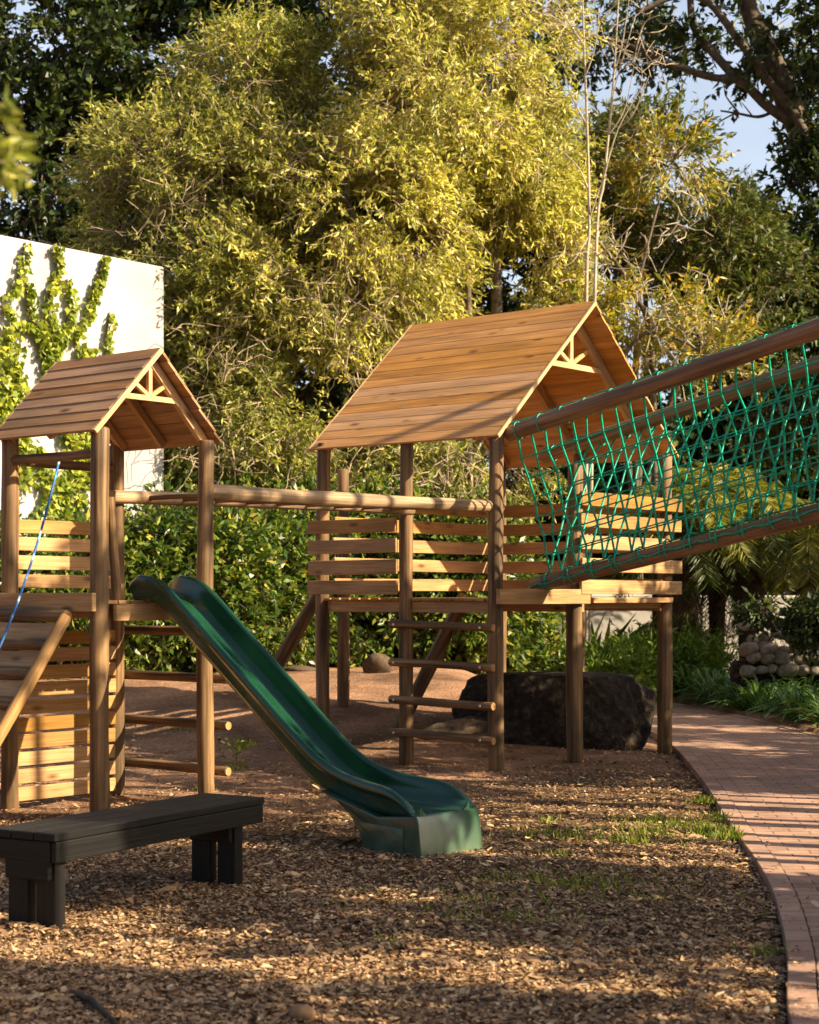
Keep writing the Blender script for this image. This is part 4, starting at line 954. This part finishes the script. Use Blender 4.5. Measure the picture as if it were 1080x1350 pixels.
# blurred leafy twig close to the camera at the left edge
nt_ = thing('near_twig', 'out of focus leafy twig poking in at the left edge', 'twig', tuple(at(-90, 210, 3.2)))
p = np.array(at(8, 215, 3.2)); lv = leaf_quads(p+rng.normal(0, .5, (70, 3))*np.array([.035, .05, .05]), norm(rng.normal(size=(70, 3))+np.array([.3, 0, -.4])), np.full(70, .05), np.full(70, .014))
p2 = np.array(at(-10, 140, 3.2)); lv2 = leaf_quads(p2+rng.normal(0, .5, (30, 3))*np.array([.04, .05, .03]), norm(rng.normal(size=(30, 3))+np.array([.6, 0, -.4])), np.full(30, .05), np.full(30, .014))
fast_mesh('leaves', np.concatenate([lv, lv2]), 4, M['leaf_olive'], nt_)
fast_mesh('stem', tubes_fast(np.array([[np.array(at(-140, 180, 3.2)), p], [np.array(at(-140, 180, 3.2)), p2]]), .004, .003), 4, M['twig'], nt_)

# ------------------------------------------------------------------ mulch chips and grass
def chips(n, yr, xl, size, name, label, dens_fn=None):
    y_ = rng.uniform(yr[1]**-1, yr[0]**-1, n)**-1
    hw = y_*.25+.2
    x_ = rng.uniform(-1, 1, n)*hw
    k = (x_ < path_left(y_)-.01) | ((rng.random(n) < .05*np.exp(-(x_-path_left(y_))/.12)) | (rng.random(n) < .002)) & (x_ > path_left(y_))
    edge = (y_ + 3*(.5+.5*nse(x_, y_, .8)) - .9*x_)
    k &= rng.random(n) < 1-.72*ss(13.2, 16.5, edge)
    x_, y_ = x_[k], y_[k]; n = len(x_)
    z_ = gz(x_, y_)+.018*nse(x_, y_, 1.9)+.010*nse(x_, y_, 6.3)-.03*ss(.35, 0, np.abs(x_-path_left(y_)))+rng.uniform(.0, .022, n)
    c = np.stack([x_, y_, z_], 1); a = rng.uniform(0, 6.283, n); tilt = rng.normal(0, .30, (n, 2))
    ax = norm(np.stack([np.cos(a), np.sin(a), tilt[:, 0]], 1)); sd2 = norm(np.stack([-np.sin(a), np.cos(a), tilt[:, 1]], 1)); up = np.cross(ax, sd2)
    c[:, 2] = np.where(x_ > path_left(y_), gz(x_, y_)+.026, c[:, 2]); L_ = size*rng.lognormal(0, .52, n)[:, None]; W = L_*rng.uniform(.28, .65, (n, 1)); j = lambda: rng.uniform(.7, 1.15, (n, 1))
    q = [c-ax*L_*.5*j()-sd2*W*.35*j(), c+sd2*W*-.5*j()+up*L_*.05, c+ax*L_*.5*j()-sd2*W*.25*j(), c+ax*L_*.45*j()+sd2*W*.35*j(), c+sd2*W*.55*j()+up*L_*.07*j(), c-ax*L_*.42*j()+sd2*W*.3*j()]
    o = fast_mesh(name, np.stack(q, 1).reshape(-1, 3), 6, M['chip']); tag(o, label, 'mulch', kind='stuff')
chips(360000, (4.6, 17.5), 0, .0162, 'bark_mulch', 'loose brown bark chips and dry leaves covering the playground floor')
def blades(cs, n, L_, spread, name, label):
    out = []
    for (x_, y_, r_, k) in cs:
        m_ = int(n*k); a = rng.normal(0, .5, (m_, 2))*r_; a = a*(1+.7*np.sin(a[:, :1]*41+a[:, 1:]*67))
        bx_ = x_+a[:, 0]; by = y_+a[:, 1]*.8; keep = bx_ < path_left(by)+.02; bx_, by = bx_[keep], by[keep]; m_ = len(bx_)
        B_ = np.stack([bx_, by, gz(bx_, by)+.0], 1)
        ax = norm(np.stack([rng.normal(0, spread, m_), rng.normal(0, spread, m_), np.ones(m_)], 1))
        out.append(leaf_quads(B_, ax, L_*rng.uniform(.4, 1.2, m_), np.full(m_, .009), .1))
    o = fast_mesh(name, np.concatenate(out), 4, M['grass']); tag(o, label, 'grass', kind='stuff')
def gp(px, py): p = gpt(px, py); return p.x, p.y
gs_ = []
for (px, py, r_, k) in ((940, 1100, .22, 1.6), (975, 1105, .12, 1.2), (900, 1092, .25, 1.2), (850, 1100, .25, .7), (930, 1058, .12, .5), (720, 1100, .14, .35), (720, 1085, .06, .2), (830, 1110, .2, .5), (870, 1085, .2, .5), (760, 1105, .2, .35), (950, 1080, .1, .5),
                        (740, 1170, .35, .45), (800, 1165, .35, .4), (680, 1215, .25, .35), (640, 1190, .3, .2), (690, 1160, .3, .25), (520, 1248, .08, .12), (850, 1190, .3, .2), (1010, 1260, .05, .1), (740, 1130, .08, .15), (575, 1125, .05, .1), (240, 985, .25, .2), (415, 1034, .06, .1), (270, 1043, .05, .15), (600, 1210, .3, .15), (500, 1200, .5, .1)):
    gs_.append((*gp(px, py), r_, k))
blades([(a, b_, r_*1.35, k) for a, b_, r_, k in gs_], 330, .06, .55, 'grass', 'patchy short green grass growing through the bark mulch')

# ------------------------------------------------------------------ trees outside the right edge that shade the lawn
def slim(x_, y_, h_, r_, lobes, label, n=8, L_=.18, W_=.075):
    tree('shade_tree', label, (x_, y_, 0), lobes, M['leaf_mid'], L_, W_, 12, r_, limbs=[([(x_, y_, -.1), (x_+random.uniform(-.1, .1), y_, h_*.5), (x_+random.uniform(-.2, .2), y_, h_)], r_, r_*.5)], group='trees right of the frame', gap=-.6, gs=1.1, twigL=.26, nbr=6)
shade = 'tree standing beyond the right edge of the photograph'
# foliage close to the path edge: dense stands with lit lanes between them
for i, (x_, y_, h_, r_, lob) in enumerate((
    (5.3, 1.9, 6, .07, [(5.3, 1.9, 3.4, .8, .5, 1.7, 600)]), (5.4, 3.0, 5.8, .05, [(5.3, 3.0, 3.2, .7, .35, 1.7, 420)]), (5.0, 3.95, 5.6, .06, [(5.0, 3.95, 3.0, .7, .16, 1.6, 420)]), (5.4, 4.5, 5.6, .06, [(5.4, 4.4, 3.0, .7, .10, 1.6, 320)]),
    (5.7, 5.25, 6.2, .05, []), 
    (5.1, 6.1, 5.6, .06, [(5.0, 6.25, 3.0, .7, .14, 1.6, 460)]), (5.5, 6.7, 6.4, .05, [(5.5, 6.7, 3.6, .6, .16, 1.6, 460)]), (5.2, 7.25, 6.0, .055, [(5.2, 7.25, 3.2, .6, .06, 1.4, 200)]), (5.3, 7.75, 6.2, .05, [(5.3, 7.75, 3.0, .6, .10, 1.5, 260)]),
    (5.4, 8.45, 6.6, .09, []), (5.2, 8.8, 6.4, .05, []), (5.6, 9.1, 6.9, .10, []), (5.3, 9.55, 6.6, .07, []), (5.8, 9.95, 7.0, .12, []), (5.4, 10.35, 7.0, .06, []), (5.7, 10.8, 7.0, .11, []), (5.5, 11.3, 7.0, .08, []), (5.4, 11.7, 7.4, .05, []), (5.7, 12.1, 7.5, .09, []), (5.5, 12.45, 7.4, .05, []), (5.8, 12.9, 7.6, .08, []), (5.6, 13.3, 7.6, .06, []))):
    slim(x_, y_, h_, r_, lob or [(x_, y_, h_-.3, .3, .14, .4, 14), (x_, y_, h_*.55, .3, .04, .8, 22)], shade)
for i, (x_, y_, h_) in enumerate(((8.0, 12.1, 5.0), (8.4, 13.1, 5.4), (8.2, 14.2, 5.2), (9.0, 15.9, 5.2), (10, 18, 5.0), (9.6, 20.6, 5.2), (9.8, 22.3, 5.0), (10.4, 24.2, 5.0))):
    slim(x_, y_, h_, .08, [(x_, y_, 2.4, 1.0, .8, 2.2, 900), (x_+.2, y_+.4, 4.5, .7, .7, .9, 200)], shade)
print('polys', sum(len(o.data.polygons) for o in bpy.data.objects if o.type == 'MESH'))
